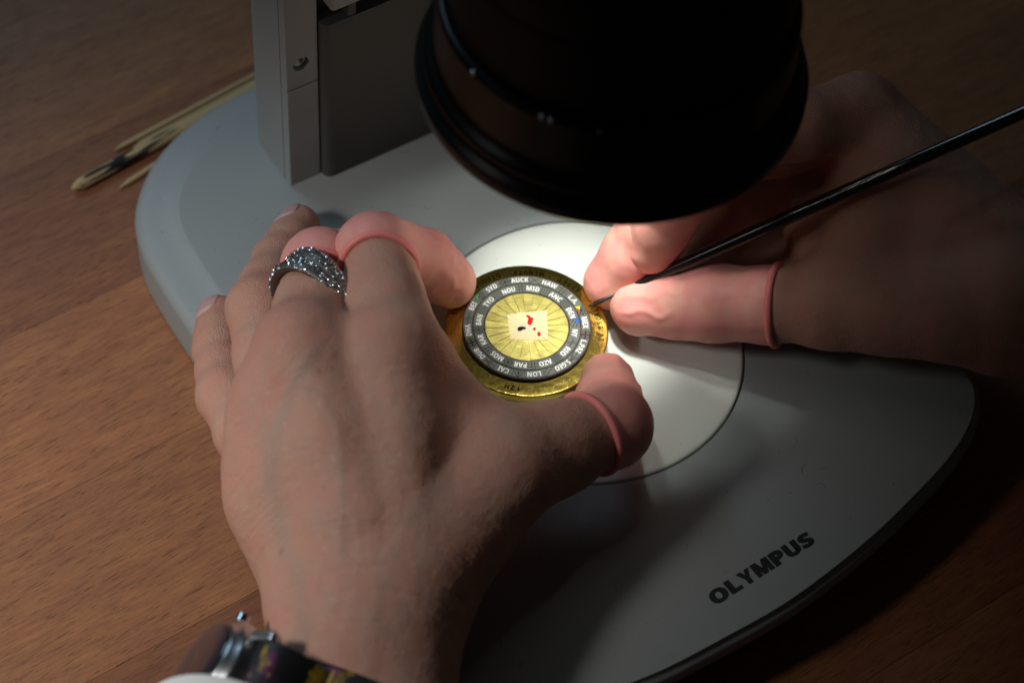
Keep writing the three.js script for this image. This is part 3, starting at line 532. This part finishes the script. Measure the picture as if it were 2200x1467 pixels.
function bounds(pts, pad) { const lo = [1e9, 1e9, 1e9], hi = [-1e9, -1e9, -1e9]; for (const p of pts) for (let e = 0; e < 3; e++) { lo[e] = Math.min(lo[e], p[e] - pad); hi[e] = Math.max(hi[e], p[e] + pad); } return [lo, hi]; }
// finger cot: the finger's field grown a little, cut off at a plane, with folds; plus a rolled rim
function cot(parent, f, J, c, n, fold, h = 0.55) {
  n = unit(n);
  const grown = (x, y, z) => Math.max(f(x, y, z) - 0.55, -((x - c[0]) * n[0] + (y - c[1]) * n[1] + (z - c[2]) * n[2]));
  const [lo, hi] = bounds(J, 13), m = nets(grown, lo, hi, h);
  const tip = J[J.length - 1], ax = unit(sub(tip, J[J.length - 2])), e1 = unit(crs(ax, [0.2, 1, 0.1])), e2 = crs(ax, e1);
  const disp = (p, g) => {
    const q = sub(p, tip), s = dot(q, ax), a = Math.atan2(dot(q, e2), dot(q, e1)); let d = 0.05 * n3(p[0] * 0.2, p[1] * 0.2, p[2] * 0.2);
    const nearEnd = sstep(-16, 1, s);
    for (const [a0, w, k, s0, s1] of fold) { let da = Math.abs(((a - a0 + Math.PI * 3) % (Math.PI * 2)) - Math.PI + 0.16 * n3(s * 0.12, a0, 1)); d += 0.6 * k * Math.exp(-((da / (w * 1.3)) ** 2)) * sstep(s0 - 4, s0 + 3, s) * (1 - sstep(s1 - 3, s1 + 3, s)); }
    d += 0.05 * Math.max(0, n3(p[0] * 0.2, p[1] * 0.2, p[2] * 0.2 + 4)) * (0.3 + nearEnd * 0.7);
    const plane = dot(sub(p, c), n); return d * sstep(0.3, 2.5, plane);
  };
  const cm = part('finger_cot', skinned(m, { disp, frame: [e1, ax], color: (p) => mix([0.92, 0.37, 0.33], [0.92, 0.44, 0.36], sstep(-0.3, 0.6, n3(p[0] * 0.07, p[1] * 0.07, p[2] * 0.07 + 7) * 0.7 + n3(p[0] * 0.25, p[1] * 0.25, p[2] * 0.25) * 0.3)) }), cotMat, parent, 'pink latex finger cot');
  const f1 = unit(crs(n, [0.31, 0.9, 0.2])), f2 = crs(n, f1), pts = [];
  for (let k = 0; k < 72; k++) {
    const a = k / 72 * Math.PI * 2, dir = add([f1[0] * Math.cos(a), f1[1] * Math.cos(a), f1[2] * Math.cos(a)], f2, Math.sin(a)); let r = 2;
    for (let t = 0; t < 60; t++) { const p = add(c, dir, r), d = f(...p); if (Math.abs(d) < 0.01) break; r += -d * 0.9 * (d < 0 ? 1 : 1); if (r > 20) { r = 20; break; } if (r < 1) r = 1; }
    pts.push(V(...add(c, dir, r + 0.45)).multiplyScalar(MM));
  }
  const tube = new THREE.TubeGeometry(new THREE.CatmullRomCurve3(pts, true), 160, 1.12 * MM, 12, true);
  part('rolled_rim', tube, rimMat, cm);
}
function nail(parent, f, at, len, side, up, L, W) {   // slab of the grown finger inside a rounded window
  const ax = unit(len), u = unit(sub(up, ax.map((v) => v * dot(up, ax)))), s = crs(ax, u);
  const win = (x, y, z) => { const q = [x - at[0], y - at[1], z - at[2]], a = Math.abs(dot(q, ax)) , b = Math.abs(dot(q, s)), v = dot(q, u); const ex = a / L, ey = b / W; return Math.max((Math.pow(ex ** 3.2 + ey ** 3.2, 1 / 3.2) - 1) * Math.min(L, W), -v - 2); };
  const shape = (x, y, z) => Math.max(f(x, y, z) - 0.32, win(x, y, z), -(f(x, y, z) + 0.5));
  const [lo, hi] = bounds([at], Math.max(L, W) + 4), m = nets(shape, lo, hi, 0.32);
  const g = skinned(m, { frame: [s, ax], color: (p) => { const a = dot(sub(p, at), ax) / L; const e = sstep(0.62, 0.74, a), l = sstep(-0.55, -0.72, a); const base = mix([0.50, 0.29, 0.28], [0.58, 0.42, 0.39], l); return mix(base, [0.74, 0.68, 0.58], e); } });
  part('fingernail', g, nailMat, parent);
}
// rings of small wrinkles across a joint
function wrinkles(list) {
  return (p) => { let d = 0; for (const [c, ax, r, n, gap, amp] of list) { const q = sub(p, c), D = Math.hypot(...q); if (D > r) continue; const s = dot(q, ax) + 0.7 * n3(p[0] * 0.16, p[1] * 0.16, p[2] * 0.16) + 0.25 * n3(p[0] * 0.5, p[1] * 0.5, p[2] * 0.5), m = sstep(r, r * 0.6, D); for (let k = 0; k < n; k++) { const o = (k - (n - 1) / 2) * gap; d -= amp * m * Math.exp(-(((s - o) / 0.42) ** 2)) * (0.5 + 0.5 * n3(k * 3.1, p[0] * 0.12, p[2] * 0.12 + p[1] * 0.1)); } } return d; };
}
const polyDist = (pl, x, z) => { let m = 1e9; for (let i = 0; i < pl.length - 1; i++) { const [ax, az] = pl[i], [bx, bz] = pl[i + 1], dx = bx - ax, dz = bz - az, t = clamp(((x - ax) * dx + (z - az) * dz) / (dx * dx + dz * dz)); m = Math.min(m, Math.hypot(x - ax - dx * t, z - az - dz * t)); } return m; };

const SKIN = [0.53, 0.285, 0.212];
function skinColor(p, { red = [], veins = [], spots = [], up = 0 }) {
  let c = [...SKIN];
  const m = 0.55 * n3(p[0] * 0.07, p[1] * 0.07, p[2] * 0.07) + 0.35 * n3(p[0] * 0.21, p[1] * 0.21, p[2] * 0.21) + 0.22 * n3(p[0] * 0.6, p[1] * 0.6, p[2] * 0.6);
  c = [c[0] * (1 + 0.06 * m), c[1] * (1 - 0.09 * m), c[2] * (1 - 0.10 * m)];
  for (const [q, r, k] of red) { const d = Math.hypot(p[0] - q[0], p[1] - q[1], p[2] - q[2]); const w = k * Math.exp(-((d / r) ** 2)); c = mix(c, [0.50, 0.205, 0.155], w); }
  if (up > 0.25) for (const [pl, w, k] of veins) { const d = polyDist(pl, p[0], p[2]) + 0.8 * n3(p[0] * 0.15, p[2] * 0.15, 3); c = mix(c, [0.36, 0.27, 0.215], 0.9 * k * Math.exp(-((d / (w * 1.4)) ** 2))); }
  for (const [x, z, r] of spots) { const d = Math.hypot(p[0] - x, p[2] - z); if (up > 0.2 && d < r * 2) c = mix(c, [0.33, 0.14, 0.075], 0.6 * Math.exp(-((d / r) ** 2))); }
  const f = n3(p[0] * 1.5, p[1] * 1.5, p[2] * 1.5); if (f > 0.72) c = mix(c, [0.36, 0.17, 0.1], (f - 0.72) * 1.2);
  return c;
}

// ---- left hand: steadies the dial, ring on the middle finger
const L = {
  index: [[-54.4, 54, 46.8], [-63.2, 49.5, 8.5], [-50.6, 30.5, -4.4], [-42.2, 16, -8.8]],
  middle: [[-79.5, 53, 48.3], [-79.3, 42, 9.6], [-67.8, 22, -9.2], [-57.1, 10, -12.5]],
  ring: [[-86.3, 39.5, 58.4], [-96.2, 32, 19.5], [-94.6, 15.5, -11.5], [-91.2, 7.5, -32.5]],
  pinky: [[-87.6, 28, 72.7], [-103.3, 17, 40.7], [-108.8, 9, 18.4], [-110.7, 7.2, 5.4]],
  thumb: [[-47.6, 28, 108.1], [-20.1, 36, 69.7], [8.3, 26, 46.6], [7.2, 15.5, 22.4]],
};
{
  const R = { index: [11.2, 10.6, 9.1, 7.7], middle: [11.2, 10.2, 8.8, 7.6], ring: [10.2, 9.2, 7.9, 6.8], pinky: [9.6, 8.6, 7.8, 7.0], thumb: [15.5, 13.2, 11.4, 7.2] };
  const F = { index: finger(L.index, R.index), middle: finger(L.middle, R.middle), ring: finger(L.ring, R.ring), pinky: finger(L.pinky, R.pinky), thumb: finger(L.thumb, R.thumb) };
  const carp = [[-44.3, 31, 103], [-54.5, 33, 103.5], [-63.8, 31, 103], [-68.5, 24, 101]];
  const mcp = [L.index[0], L.middle[0], L.ring[0], L.pinky[0]];
  const palm = [];
  mcp.forEach((m, i) => { palm.push(cone(carp[i], m, 13.2 - i * 0.5, [10.9, 10.7, 9.9, 9.3][i])); const lowA = add(carp[i], [0, -11, 0]), lowB = add(m, [2, -14 + i * 1.5, 8]); palm.push(cone(lowA, lowB, 12, 8.5)); });
  palm.push(cone([-46, 24, 106], [-22, 32, 72], 16.5, 12.5));          // ball of the thumb
  palm.push(cone([-57, 44, 19], [-49.5, 42, 45], 8.5, 11), cone([-49.5, 42, 46], [-38, 35, 55], 11, 9.5), cone([-38, 35, 55], [-22, 29, 61], 9.5, 9), cone([-22, 29, 61], [-8, 28, 59], 9, 10));   // first web
  palm.push(cone([-30, 35, 66], [-52, 44, 56], 12, 11));
  for (let i = 0; i < 3; i++) palm.push(cone(add(mcp[i], [0, -1.6, 5]), add(mcp[i + 1], [0, -1.6, 5]), 9.2 - i * 0.4, 8.8 - i * 0.4), cone(add(mix(mcp[i], carp[i], 0.4), [0, -1, 0]), add(mix(mcp[i + 1], carp[i + 1], 0.4), [0, -1, 0]), 11, 10.5));
  palm.push(cone([-67, 17, 105], [-81, 21, 77], 13.5, 9));             // heel below the little finger
  palm.push(cone([-46, 24, 116], [-45.5, 14, 175], 16.5, 19), cone([-63.5, 23, 116], [-61, 12, 175], 17, 20));   // wrist
  palm.push(cone([-54, 24.5, 112], [-54, 24.5, 122], 19, 19));
  // extensor tendons
  mcp.slice(0, 3).forEach((m, i) => palm.push(cone(add(mix(carp[i], m, 0.15), [0, 9.9, 0]), add(m, [0, 8.6, 2]), 2.5, 2.8)));
  [[0, 3.2, 8.6], [1, 3.4, 8.6], [2, 2.6, 7.8]].forEach(([i, up, r]) => palm.push(ball(add(mcp[i], [0, up, -1]), r)));   // knuckles
  const field = hand({ fingers: [[F.index, 6], [F.middle, 6], [F.ring, 5], [F.pinky, 5], [F.thumb, 10]], palm, palmK: 10 });
  const all = Object.values(L).flat(), [lo, hi] = bounds([...all, [-53, 12, 178]], 16); lo[1] = Math.max(lo[1], -12);
  const m = nets(field, lo, hi, 0.62);
  const ax = (a, b) => unit(sub(b, a));
  const wr = wrinkles([
    [L.ring[1], ax(L.ring[0], L.ring[2]), 13, 7, 1.5, 0.22], [L.ring[2], ax(L.ring[1], L.ring[3]), 11, 4, 1.3, 0.14],
    [L.pinky[1], ax(L.pinky[0], L.pinky[2]), 12.5, 7, 1.6, 0.3], [L.pinky[2], ax(L.pinky[1], L.pinky[3]), 10, 5, 1.3, 0.2],
    [L.pinky[0], ax(L.pinky[0], L.pinky[1]), 15, 8, 1.7, 0.16], [L.middle[0], ax(L.middle[0], L.middle[1]), 16, 8, 1.9, 0.2], [L.index[0], ax(L.index[0], L.index[1]), 16, 8, 1.9, 0.16],
    [L.ring[0], ax(L.ring[0], L.ring[1]), 14, 8, 1.7, 0.2], [mix(L.index[0], L.index[1], 0.7), ax(L.index[0], L.index[1]), 15, 9, 1.3, 0.12],
  ]);
  const veins = [[[[-75, 58], [-80.5, 66], [-83, 75], [-83.5, 86], [-80, 98], [-74, 112], [-70, 130]], 1.7, 0.5], [[[-80.5, 66], [-72, 70], [-66, 78], [-64, 92], [-62, 110]], 1.5, 0.35], [[[-88, 72], [-85.5, 80], [-83.5, 86]], 1.5, 0.4], [[[-60, 62], [-56, 76], [-50, 92]], 1.6, 0.22], [[[-36, 84], [-46, 100], [-52, 118], [-52, 140]], 1.8, 0.2]];
  const disp = (p, g) => {
    let d = wr(p);
    if (g[1] > 0.2) { const k = sstep(0.2, 0.6, g[1]); for (const [pl, w, s] of veins) d += k * 0.6 * s * Math.exp(-((polyDist(pl, p[0], p[2]) / (w * 1.05)) ** 2)); }
    // fine transverse lines toward the wrist
    const wz = sstep(84, 98, p[2]) * (1 - sstep(128, 140, p[2])) * sstep(0, 0.5, g[1]); if (wz > 0) { const s = p[2] + 0.10 * (p[0] + 55) * 0.9 - 0.004 * (p[0] + 55) ** 2 + 1.4 * n3(p[0] * 0.05, p[2] * 0.05, 1); d += wz * 0.045 * Math.sin(s * 3.4 + 2 * n3(p[0] * 0.07, p[2] * 0.2, 5)); d -= wz * 0.28 * Math.exp(-(((s - 113.5) / 0.9) ** 2)) + wz * 0.16 * Math.exp(-(((s - 120) / 0.8) ** 2)); }
    const bz = sstep(0, 0.5, g[1]) * sstep(20, 40, p[2]) * (1 - sstep(90, 110, p[2])); if (bz > 0) { const w = 1.6 * n3(p[0] * 0.09, p[2] * 0.09, 11); d += bz * 0.05 * Math.sin((p[2] * 0.9 + p[0] * 0.25 + w) * 2.6 + 1.5 * n3(p[0] * 0.2, p[2] * 0.2, 2)) * (0.5 + 0.5 * n3(p[0] * 0.05, p[2] * 0.05, 3)); }
    d += 0.10 * n3(p[0] * 0.15, p[1] * 0.15, p[2] * 0.15) + 0.045 * n3(p[0] * 0.45, p[1] * 0.45, p[2] * 0.45);
    return d;
  };
  const red = [[add(L.middle[0], [-2, 9, -2]), 11, 0.55], [add(L.index[0], [0, 9, 2]), 10, 0.25], [add(L.ring[0], [-4, 7, 2]), 8, 0.45], [add(L.pinky[0], [-4, 6, 0]), 8, 0.3], [L.ring[3], 11, 0.6], [L.pinky[3], 12, 0.75], [L.pinky[1], 10, 0.3], [L.ring[1], 9, 0.25], [[-30, 42, 58], 10, 0.25]];
  const spots = [[-73, 63, 0.8], [-66, 66, 0.6], [-40, 82, 0.9], [-79, 104, 0.8], [-57, 78, 0.5], [-64, 88, 0.5], [-69, 92, 0.5]];
  const H = thing('hand', 'left hand with pave ring and wristwatch pinching the brass dial holder', 'hand');
  part('skin', skinned(m, { disp, color: (p, g) => skinColor(p, { red, veins, spots, up: g[1] }), frame: [[1, 0.35, 0], [0, -0.3, 1]] }), skinMat, H);
  cot(H, F.index, [mix(L.index[1], L.index[0], 0.25), ...L.index.slice(1)], mix(L.index[1], L.index[0], 0.2), [-0.16, -0.40, -0.90], [[-0.1, 0.10, 0.5, -20, -4], [-0.7, 0.12, 0.6, -24, -3], [-1.5, 0.10, 0.55, -26, -2], [-2.1, 0.12, 0.4, -16, 1]]);
  cot(H, F.middle, [mix(L.middle[1], L.middle[0], 0.25), ...L.middle.slice(1)], mix(L.middle[1], L.middle[0], 0.17), [0.02, -0.24, -0.97], [[0.9, 0.18, 0.4, -20, -2], [2.2, 0.18, 0.4, -20, -2]]);
  cot(H, F.thumb, L.thumb.slice(2), mix(L.thumb[1], L.thumb[2], 0.80), add(sub(L.thumb[2], L.thumb[1]), [0, 2, -4]), [[-0.6, 0.12, 0.6, -14, 4], [-1.5, 0.12, 0.45, -9, 5], [-2.3, 0.12, 0.4, -12, 4]]);
  nail(H, F.ring, add(L.ring[3], [-4.3, 3.6, -2.6]), sub(L.ring[3], L.ring[2]), null, [-0.82, 0.6, 0.1], 6.2, 4.7);
  nail(H, F.pinky, add(L.pinky[3], [-4.4, 3.8, -2.4]), sub(L.pinky[3], L.pinky[2]), null, [-0.82, 0.6, 0.1], 5.8, 4.3);

  // pave ring round the middle finger, two crossing bands
  const rg = thing('finger_ring', 'silver pave ring of two crossing bands on the middle finger', 'ring');
  const rc = mix(L.middle[0], L.middle[1], 0.62), ra = unit(add(unit(sub(L.middle[1], L.middle[0])), [0.68, 0.06, 0])), r1 = unit(crs(ra, [0, 1, 0])), r2 = crs(r1, ra);   // r2 points up
  const metal = std({ color: rgb(0.17, 0.165, 0.16), metalness: 1, roughness: 0.5 });
  const stoneMat = std({ color: rgb(0.85, 0.87, 0.9), metalness: 1, roughness: 0.12, flatShading: true });
  const bands = [(a) => [2.9 - 0.6 * Math.cos(a), 1.6 - 1.5 * Math.cos(a * 1 + 0.3), 1.8], (a) => [2.3 + 0.5 * Math.cos(a), -1.4 + 1.9 * Math.cos(a * 1 + 0.3), 1.4]];
  for (const [bi, bf] of bands.entries()) {
    const n = 128, mSeg = 16, P = [], I = [], stones = [];
    const rad = 11.2;
    for (let i = 0; i < n; i++) {
      const a = i / n * Math.PI * 2, [w, off, t] = bf(a), rr = rad + t * 0.45;
      for (let j = 0; j < mSeg; j++) {
        const b = j / mSeg * Math.PI * 2, rl = rr + Math.sin(b) * t, al = off + Math.cos(b) * w;
        const p = add(add(add(rc, r1, Math.cos(a) * rl), r2, Math.sin(a) * rl), ra, al); P.push(p[0] * MM, p[1] * MM, p[2] * MM);
        I.push(i * mSeg + j, ((i + 1) % n) * mSeg + j, i * mSeg + (j + 1) % mSeg, i * mSeg + (j + 1) % mSeg, ((i + 1) % n) * mSeg + j, ((i + 1) % n) * mSeg + (j + 1) % mSeg);
      }
    }
    for (let i = 0; i < 108; i++) for (let j = 0; j < 8; j++) {
      const a = (i + (j % 2) * 0.5) / 108 * Math.PI * 2; if (Math.sin(a) < -0.75) continue;
      const b = Math.PI * (0.06 + 0.88 * (j + 0.5) / 8), [w, off, t] = bf(a), rl = rad + t * 0.45 + Math.sin(b) * t, al = off + Math.cos(b) * w;
      const p = add(add(add(rc, r1, Math.cos(a) * rl), r2, Math.sin(a) * rl), ra, al), g = new THREE.IcosahedronGeometry((0.26 + 0.10 * rnd()) * MM, 0); g.deleteAttribute('uv'); g.rotateX(rnd() * 6); g.rotateY(rnd() * 6); g.translate(p[0] * MM, p[1] * MM, p[2] * MM); stones.push(g);
    }
    const g = new THREE.BufferGeometry(); g.setAttribute('position', new THREE.Float32BufferAttribute(P, 3)); g.setIndex(I); g.computeVertexNormals();
    const band = part('band', g, metal, rg); const st = part('pave_stones', mergeGeometries(stones), stoneMat, band); st.userData.kind = 'stuff';
  }

  // wristwatch on the outer side of the wrist
  const W = thing('wristwatch', 'polished steel wristwatch with dark flowered strap on the left wrist', 'watch');
  const wt = [0.30, 0.04, -1], wn = unit([-0.76, 0.61, -0.2]), wz = unit(sub(wt, wn.map((v) => v * dot(wt, wn)))), wx = crs(wz, wn);   // wn: face normal, wz: toward the hand
  W.position.set(-88.5 * MM, 29 * MM, 140 * MM);
  W.quaternion.setFromRotationMatrix(new THREE.Matrix4().makeBasis(V(...wx), V(...wn), V(...crs(wx, wn))));
  const steel = std({ color: rgb(0.56, 0.57, 0.59), metalness: 1, roughness: 0.24 });
  part('case', lathe([[0, 0], [13, 0], [14.6, 1.2], [15.2, 3], [15.2, 6.2], [14.4, 7.6], [13.2, 8.2], [12.6, 9.6], [11.8, 10], [0, 10.02]], 96), steel, W, 'polished steel watch case');
  part('crystal', lathe([[11.6, 10.1], [11, 10.7], [6, 11], [0, 11.1]], 64), std({ color: rgb(0.02, 0.02, 0.03), roughness: 0.05, clearcoat: 1 }), W);
  const cr = part('crown', new THREE.CylinderGeometry(2.1 * MM, 2.1 * MM, 2.6 * MM, 24), std({ color: rgb(0.55, 0.56, 0.58), metalness: 1, roughness: 0.18 }), W); cr.rotation.x = Math.PI / 2; cr.position.set(0, 4.4 * MM, -16.3 * MM);
  for (const s of [-1, 1]) for (const k of [-1, 1]) { const g = new RoundedBoxGeometry(8, 3.6, 3.4, 3, 1.3); g.rotateZ(-s * 0.42); g.translate(s * 15.6, 3.0, k * 8.6); part('lug', scaled(g), steel, W); }
  const flower = canvasTex(1024, 128, (c, w, h) => {
    c.fillStyle = '#0d0b0b'; c.fillRect(0, 0, w, h);
    for (let i = 0; i < 20; i++) { const x = rnd() * w, y = rnd() * h, col = ['#5a1050', '#8a6c14', '#3a1030', '#6b5212'][Math.floor(rnd() * 4)], r = 14 + rnd() * 14; c.fillStyle = col; for (let k = 0; k < 6; k++) { c.beginPath(); c.ellipse(x + Math.cos(k) * r * 0.5, y + Math.sin(k) * r * 0.5, r * 0.55, r * 0.3, k, 0, 7); c.fill(); } c.fillStyle = '#a08830'; c.beginPath(); c.arc(x, y, r * 0.2, 0, 7); c.fill(); }
  });
  // strap: a band following the wrist's own outline, world space relative to watch
  const inv = new THREE.Matrix4().compose(W.position, W.quaternion, V(1, 1, 1)).invert();
  const sc = [-56, 21.5, 147], sa = unit([-0.34, -0.06, 1]), s1 = unit(crs([0, 1, 0], sa)), s2 = crs(sa, s1), P = [], I = [], U = [], n = 110;
  for (let i = 0; i <= n; i++) {
    const a = i / n * Math.PI * 2, dir = add([s1[0] * Math.cos(a), s1[1] * Math.cos(a), s1[2] * Math.cos(a)], s2, Math.sin(a)); let r = 15;
    for (let t = 0; t < 40; t++) { const d = field(...add(sc, dir, r)); r -= d * 0.9; }
    [[0.3, -8], [2.2, -7.4], [2.6, -6], [2.6, 6], [2.2, 7.4], [0.3, 8]].forEach(([h, o], k) => { const p = add(add(sc, dir, r + h), sa, o); const v = V(...p).multiplyScalar(MM).applyMatrix4(inv); P.push(v.x, v.y, v.z); U.push(i / n * 1.4, k / 5); });
  }
  for (let i = 0; i < n; i++) for (let k = 0; k < 5; k++) { const a = i * 6 + k; I.push(a, a + 1, a + 6, a + 1, a + 7, a + 6); }
  const sg = new THREE.BufferGeometry(); sg.setAttribute('position', new THREE.Float32BufferAttribute(P, 3)); sg.setAttribute('uv', new THREE.Float32BufferAttribute(U, 2)); sg.setIndex(I); sg.computeVertexNormals();
  const strapMat = std({ map: flower, roughness: 0.5, side: THREE.DoubleSide });
  part('strap', sg, strapMat, W, 'dark strap printed with purple and yellow flowers');
  for (const s of [-1, 1]) {   // strap ends bending from the lugs down to the wrist
    const mid = [[14, 3.2], [17.5, 2.6], [20.5, 0], [22.5, -4], [23.5, -9], [23.8, -15]], Q = [], X = [], T = [];
    mid.forEach(([x, y], i) => [[-7.2, -0.9], [-7.2, 0.9], [7.2, 0.9], [7.2, -0.9]].forEach(([z, t], k) => { Q.push((s * (x + t * 0.7)) * MM, (y + t * 0.7) * MM, z * MM); T.push(i / 14 + 0.3, z < 0 ? 0.1 : 0.9); }));
    for (let i = 0; i < mid.length - 1; i++) for (let k = 0; k < 4; k++) { const a = i * 4 + k, b = i * 4 + (k + 1) % 4; X.push(a, b, a + 4, b, b + 4, a + 4); }
    const eg = new THREE.BufferGeometry(); eg.setAttribute('position', new THREE.Float32BufferAttribute(Q, 3)); eg.setAttribute('uv', new THREE.Float32BufferAttribute(T, 2)); eg.setIndex(X); eg.computeVertexNormals(); part('strap_end', eg, strapMat, W);
  }

  // sleeve end
  const cP = [], cI = [], cN = 120, rows = [];
  for (let k = 0; k <= 14; k++) rows.push(k);
  const cc = [-66, 17, 163], ca = unit([0.2, 0.08, -1]), c1 = unit(crs(ca, [0, 1, 0])), c2 = crs(c1, ca);
  for (const k of rows) for (let i = 0; i < cN; i++) {
    const a = i / cN * Math.PI * 2; let along, rr;
    if (k < 5) { const b = k / 4 * Math.PI; along = 1.2 * Math.sin(b); rr = -1.2 * Math.cos(b); } else { along = -(k - 4) * 5; rr = 1.2 + 0.5 * Math.sin(a * 3 + k * 0.5); }
    const r = 34 + rr + 1.1 * Math.sin(a * 2 + 1) + 0.6 * Math.sin(a * 5), da = Math.atan2(Math.sin(a - 2.22), Math.cos(a - 2.22)), bulge = Math.exp(-((da / 0.8) ** 2)); along += 9 * bulge;
    const p = add(add(add(cc, c1, Math.cos(a) * (r + 8 * bulge) * 1.2), c2, Math.sin(a) * (r + 10 * bulge) * 0.94), ca, along); cP.push(p[0] * MM, p[1] * MM, p[2] * MM);
  }
  for (let k = 0; k < rows.length - 1; k++) for (let i = 0; i < cN; i++) { const a = k * cN + i, b = k * cN + (i + 1) % cN; cI.push(a, a + cN, b, b, a + cN, b + cN); }
  const cg = new THREE.BufferGeometry(); cg.setAttribute('position', new THREE.Float32BufferAttribute(cP, 3)); cg.setIndex(cI); cg.computeVertexNormals();
  part('sleeve', cg, std({ color: rgb(0.74, 0.74, 0.73), roughness: 0.9, side: THREE.DoubleSide }), H, 'white sleeve end');
}

// ---- right hand: holds the brush
const Rr = {
  index: [[75.7, 68, -44.3], [37.6, 76, -22.1], [22.7, 52, -19.7], [18, 30.5, -18.4]],
  middle: [[73.2, 54, -51], [34.4, 56, -32.1], [17.3, 36, -21.6], [7.0, 13.2, -15.9]],
  ring: [[73.3, 40, -53.9], [44, 31, -36], [35, 15.5, -27], [46, 9, -30]],
  pinky: [[76.7, 27, -50.3], [63, 19, -35], [58, 10.5, -30], [67, 9, -34]],
  thumb: [[104, 38, 3], [71.3, 30, 0.1], [37.6, 20, -5.9], [16.2, 13, -8.1]],
};
{
  const R = { index: [11, 9.8, 9.8, 8.8], middle: [11, 9.8, 8.9, 7.9], ring: [10.2, 9, 8, 7], pinky: [9.4, 8, 7, 6.4], thumb: [15, 11.6, 11.0, 8.6] };
  const F = {}; for (const k in Rr) F[k] = finger(Rr[k], R[k]);
  const wrist = [131, 42, -1], far = [180, 42, 3];
  const carp = [[121, 52, -11], [121, 44, -14], [121, 36, -14], [121, 30, -11]], mcp = [Rr.index[0], Rr.middle[0], Rr.ring[0], Rr.pinky[0]];
  const palm = [];
  mcp.forEach((q, i) => palm.push(cone(carp[i], q, 12.5, [10.6, 10.4, 9.8, 9][i])));
  palm.push(cone([118, 40, 2], [74, 33, -3], 16, 12.5), cone([120, 32, -2], [90, 26, -30], 14, 12), cone([110, 44, -8], [84, 50, -26], 13, 9));
  palm.push(cone([76, 40, -10], [80, 58, -34], 7.5, 8.5), cone([74, 24, -26], [96, 26, -28], 12, 14), cone([50, 13, -31], [70, 18, -29], 8.5, 10), cone([66, 36, -26], [84, 44, -32], 8, 10), cone([82, 38, -8], [86, 54, -30], 10, 10));
  palm.push(cone([124, 48, 0], [180, 50, 4], 18, 21), cone([124, 34, 0], [180, 34, 4], 18, 21));
  const field = hand({ fingers: [[F.index, 6], [F.middle, 6], [F.ring, 5], [F.pinky, 5], [F.thumb, 9]], palm, palmK: 8 });
  const [lo, hi] = bounds([...Object.values(Rr).flat(), [165, 42, 3]], 16); lo[1] = Math.max(lo[1], 1);
  const m = nets(field, lo, hi, 0.68);
  const ax = (a, b) => unit(sub(b, a));
  const wr = wrinkles([[Rr.index[0], ax(Rr.index[0], Rr.index[1]), 15, 9, 2.0, 0.18], [add(Rr.index[0], [-10, -2, 6]), ax(Rr.index[0], Rr.index[1]), 13, 6, 2.2, 0.15], [Rr.thumb[1], ax(Rr.thumb[0], Rr.thumb[2]), 15, 7, 2.1, 0.08], [Rr.index[1], ax(Rr.index[0], Rr.index[2]), 12, 6, 1.6, 0.2]]);
  const disp = (p, g) => {
    let d = wr(p) + 0.12 * n3(p[0] * 0.16, p[1] * 0.16, p[2] * 0.16) + 0.05 * n3(p[0] * 0.5, p[1] * 0.5, p[2] * 0.5);
    const k = sstep(64, 80, p[0]); if (k > 0) { const s = (p[2] * 0.8 + p[1] * 0.5 - p[0] * 0.35) + 1.2 * n3(p[0] * 0.06, p[1] * 0.06, p[2] * 0.06); d += k * 0.028 * Math.sin(s * 4.3 + 2.2 * n3(p[0] * 0.1, p[1] * 0.1, p[2] * 0.1 + 9)); }
    return d;
  };
  const H = thing('hand', 'right hand in pink finger cots holding the thin black brush', 'hand');
  part('skin', skinned(m, { disp, color: (p, g) => skinColor(p, { red: [[Rr.index[0], 14, 0.4]], up: g[1] }), frame: [[1, 0.1, 0], [0, -0.5, 0.9]] }), skinMat, H);
  cot(H, F.thumb, Rr.thumb.slice(1), mix(Rr.thumb[1], Rr.thumb[2], 0.44), sub(Rr.thumb[2], Rr.thumb[1]), [[-1.35, 0.09, 0.55, -13, 2], [-1.9, 0.10, 0.7, -14, 3], [-2.45, 0.09, 0.6, -12, 4], [2.9, 0.16, 0.8, -18, 4]]);
  cot(H, F.index, Rr.index.slice(1), mix(Rr.index[1], Rr.index[2], 0.25), sub(Rr.index[2], Rr.index[1]), [[-1.1, 0.14, 0.22, -18, 4], [-2.0, 0.14, 0.2, -14, 4]]);
  cot(H, F.middle, Rr.middle.slice(1), mix(Rr.middle[1], Rr.middle[2], 0.3), sub(Rr.middle[2], Rr.middle[1]), [[-0.9, 0.12, 0.4, -20, 3], [-1.7, 0.14, 0.25, -16, 4]]);
}

renderer.render(scene, camera);
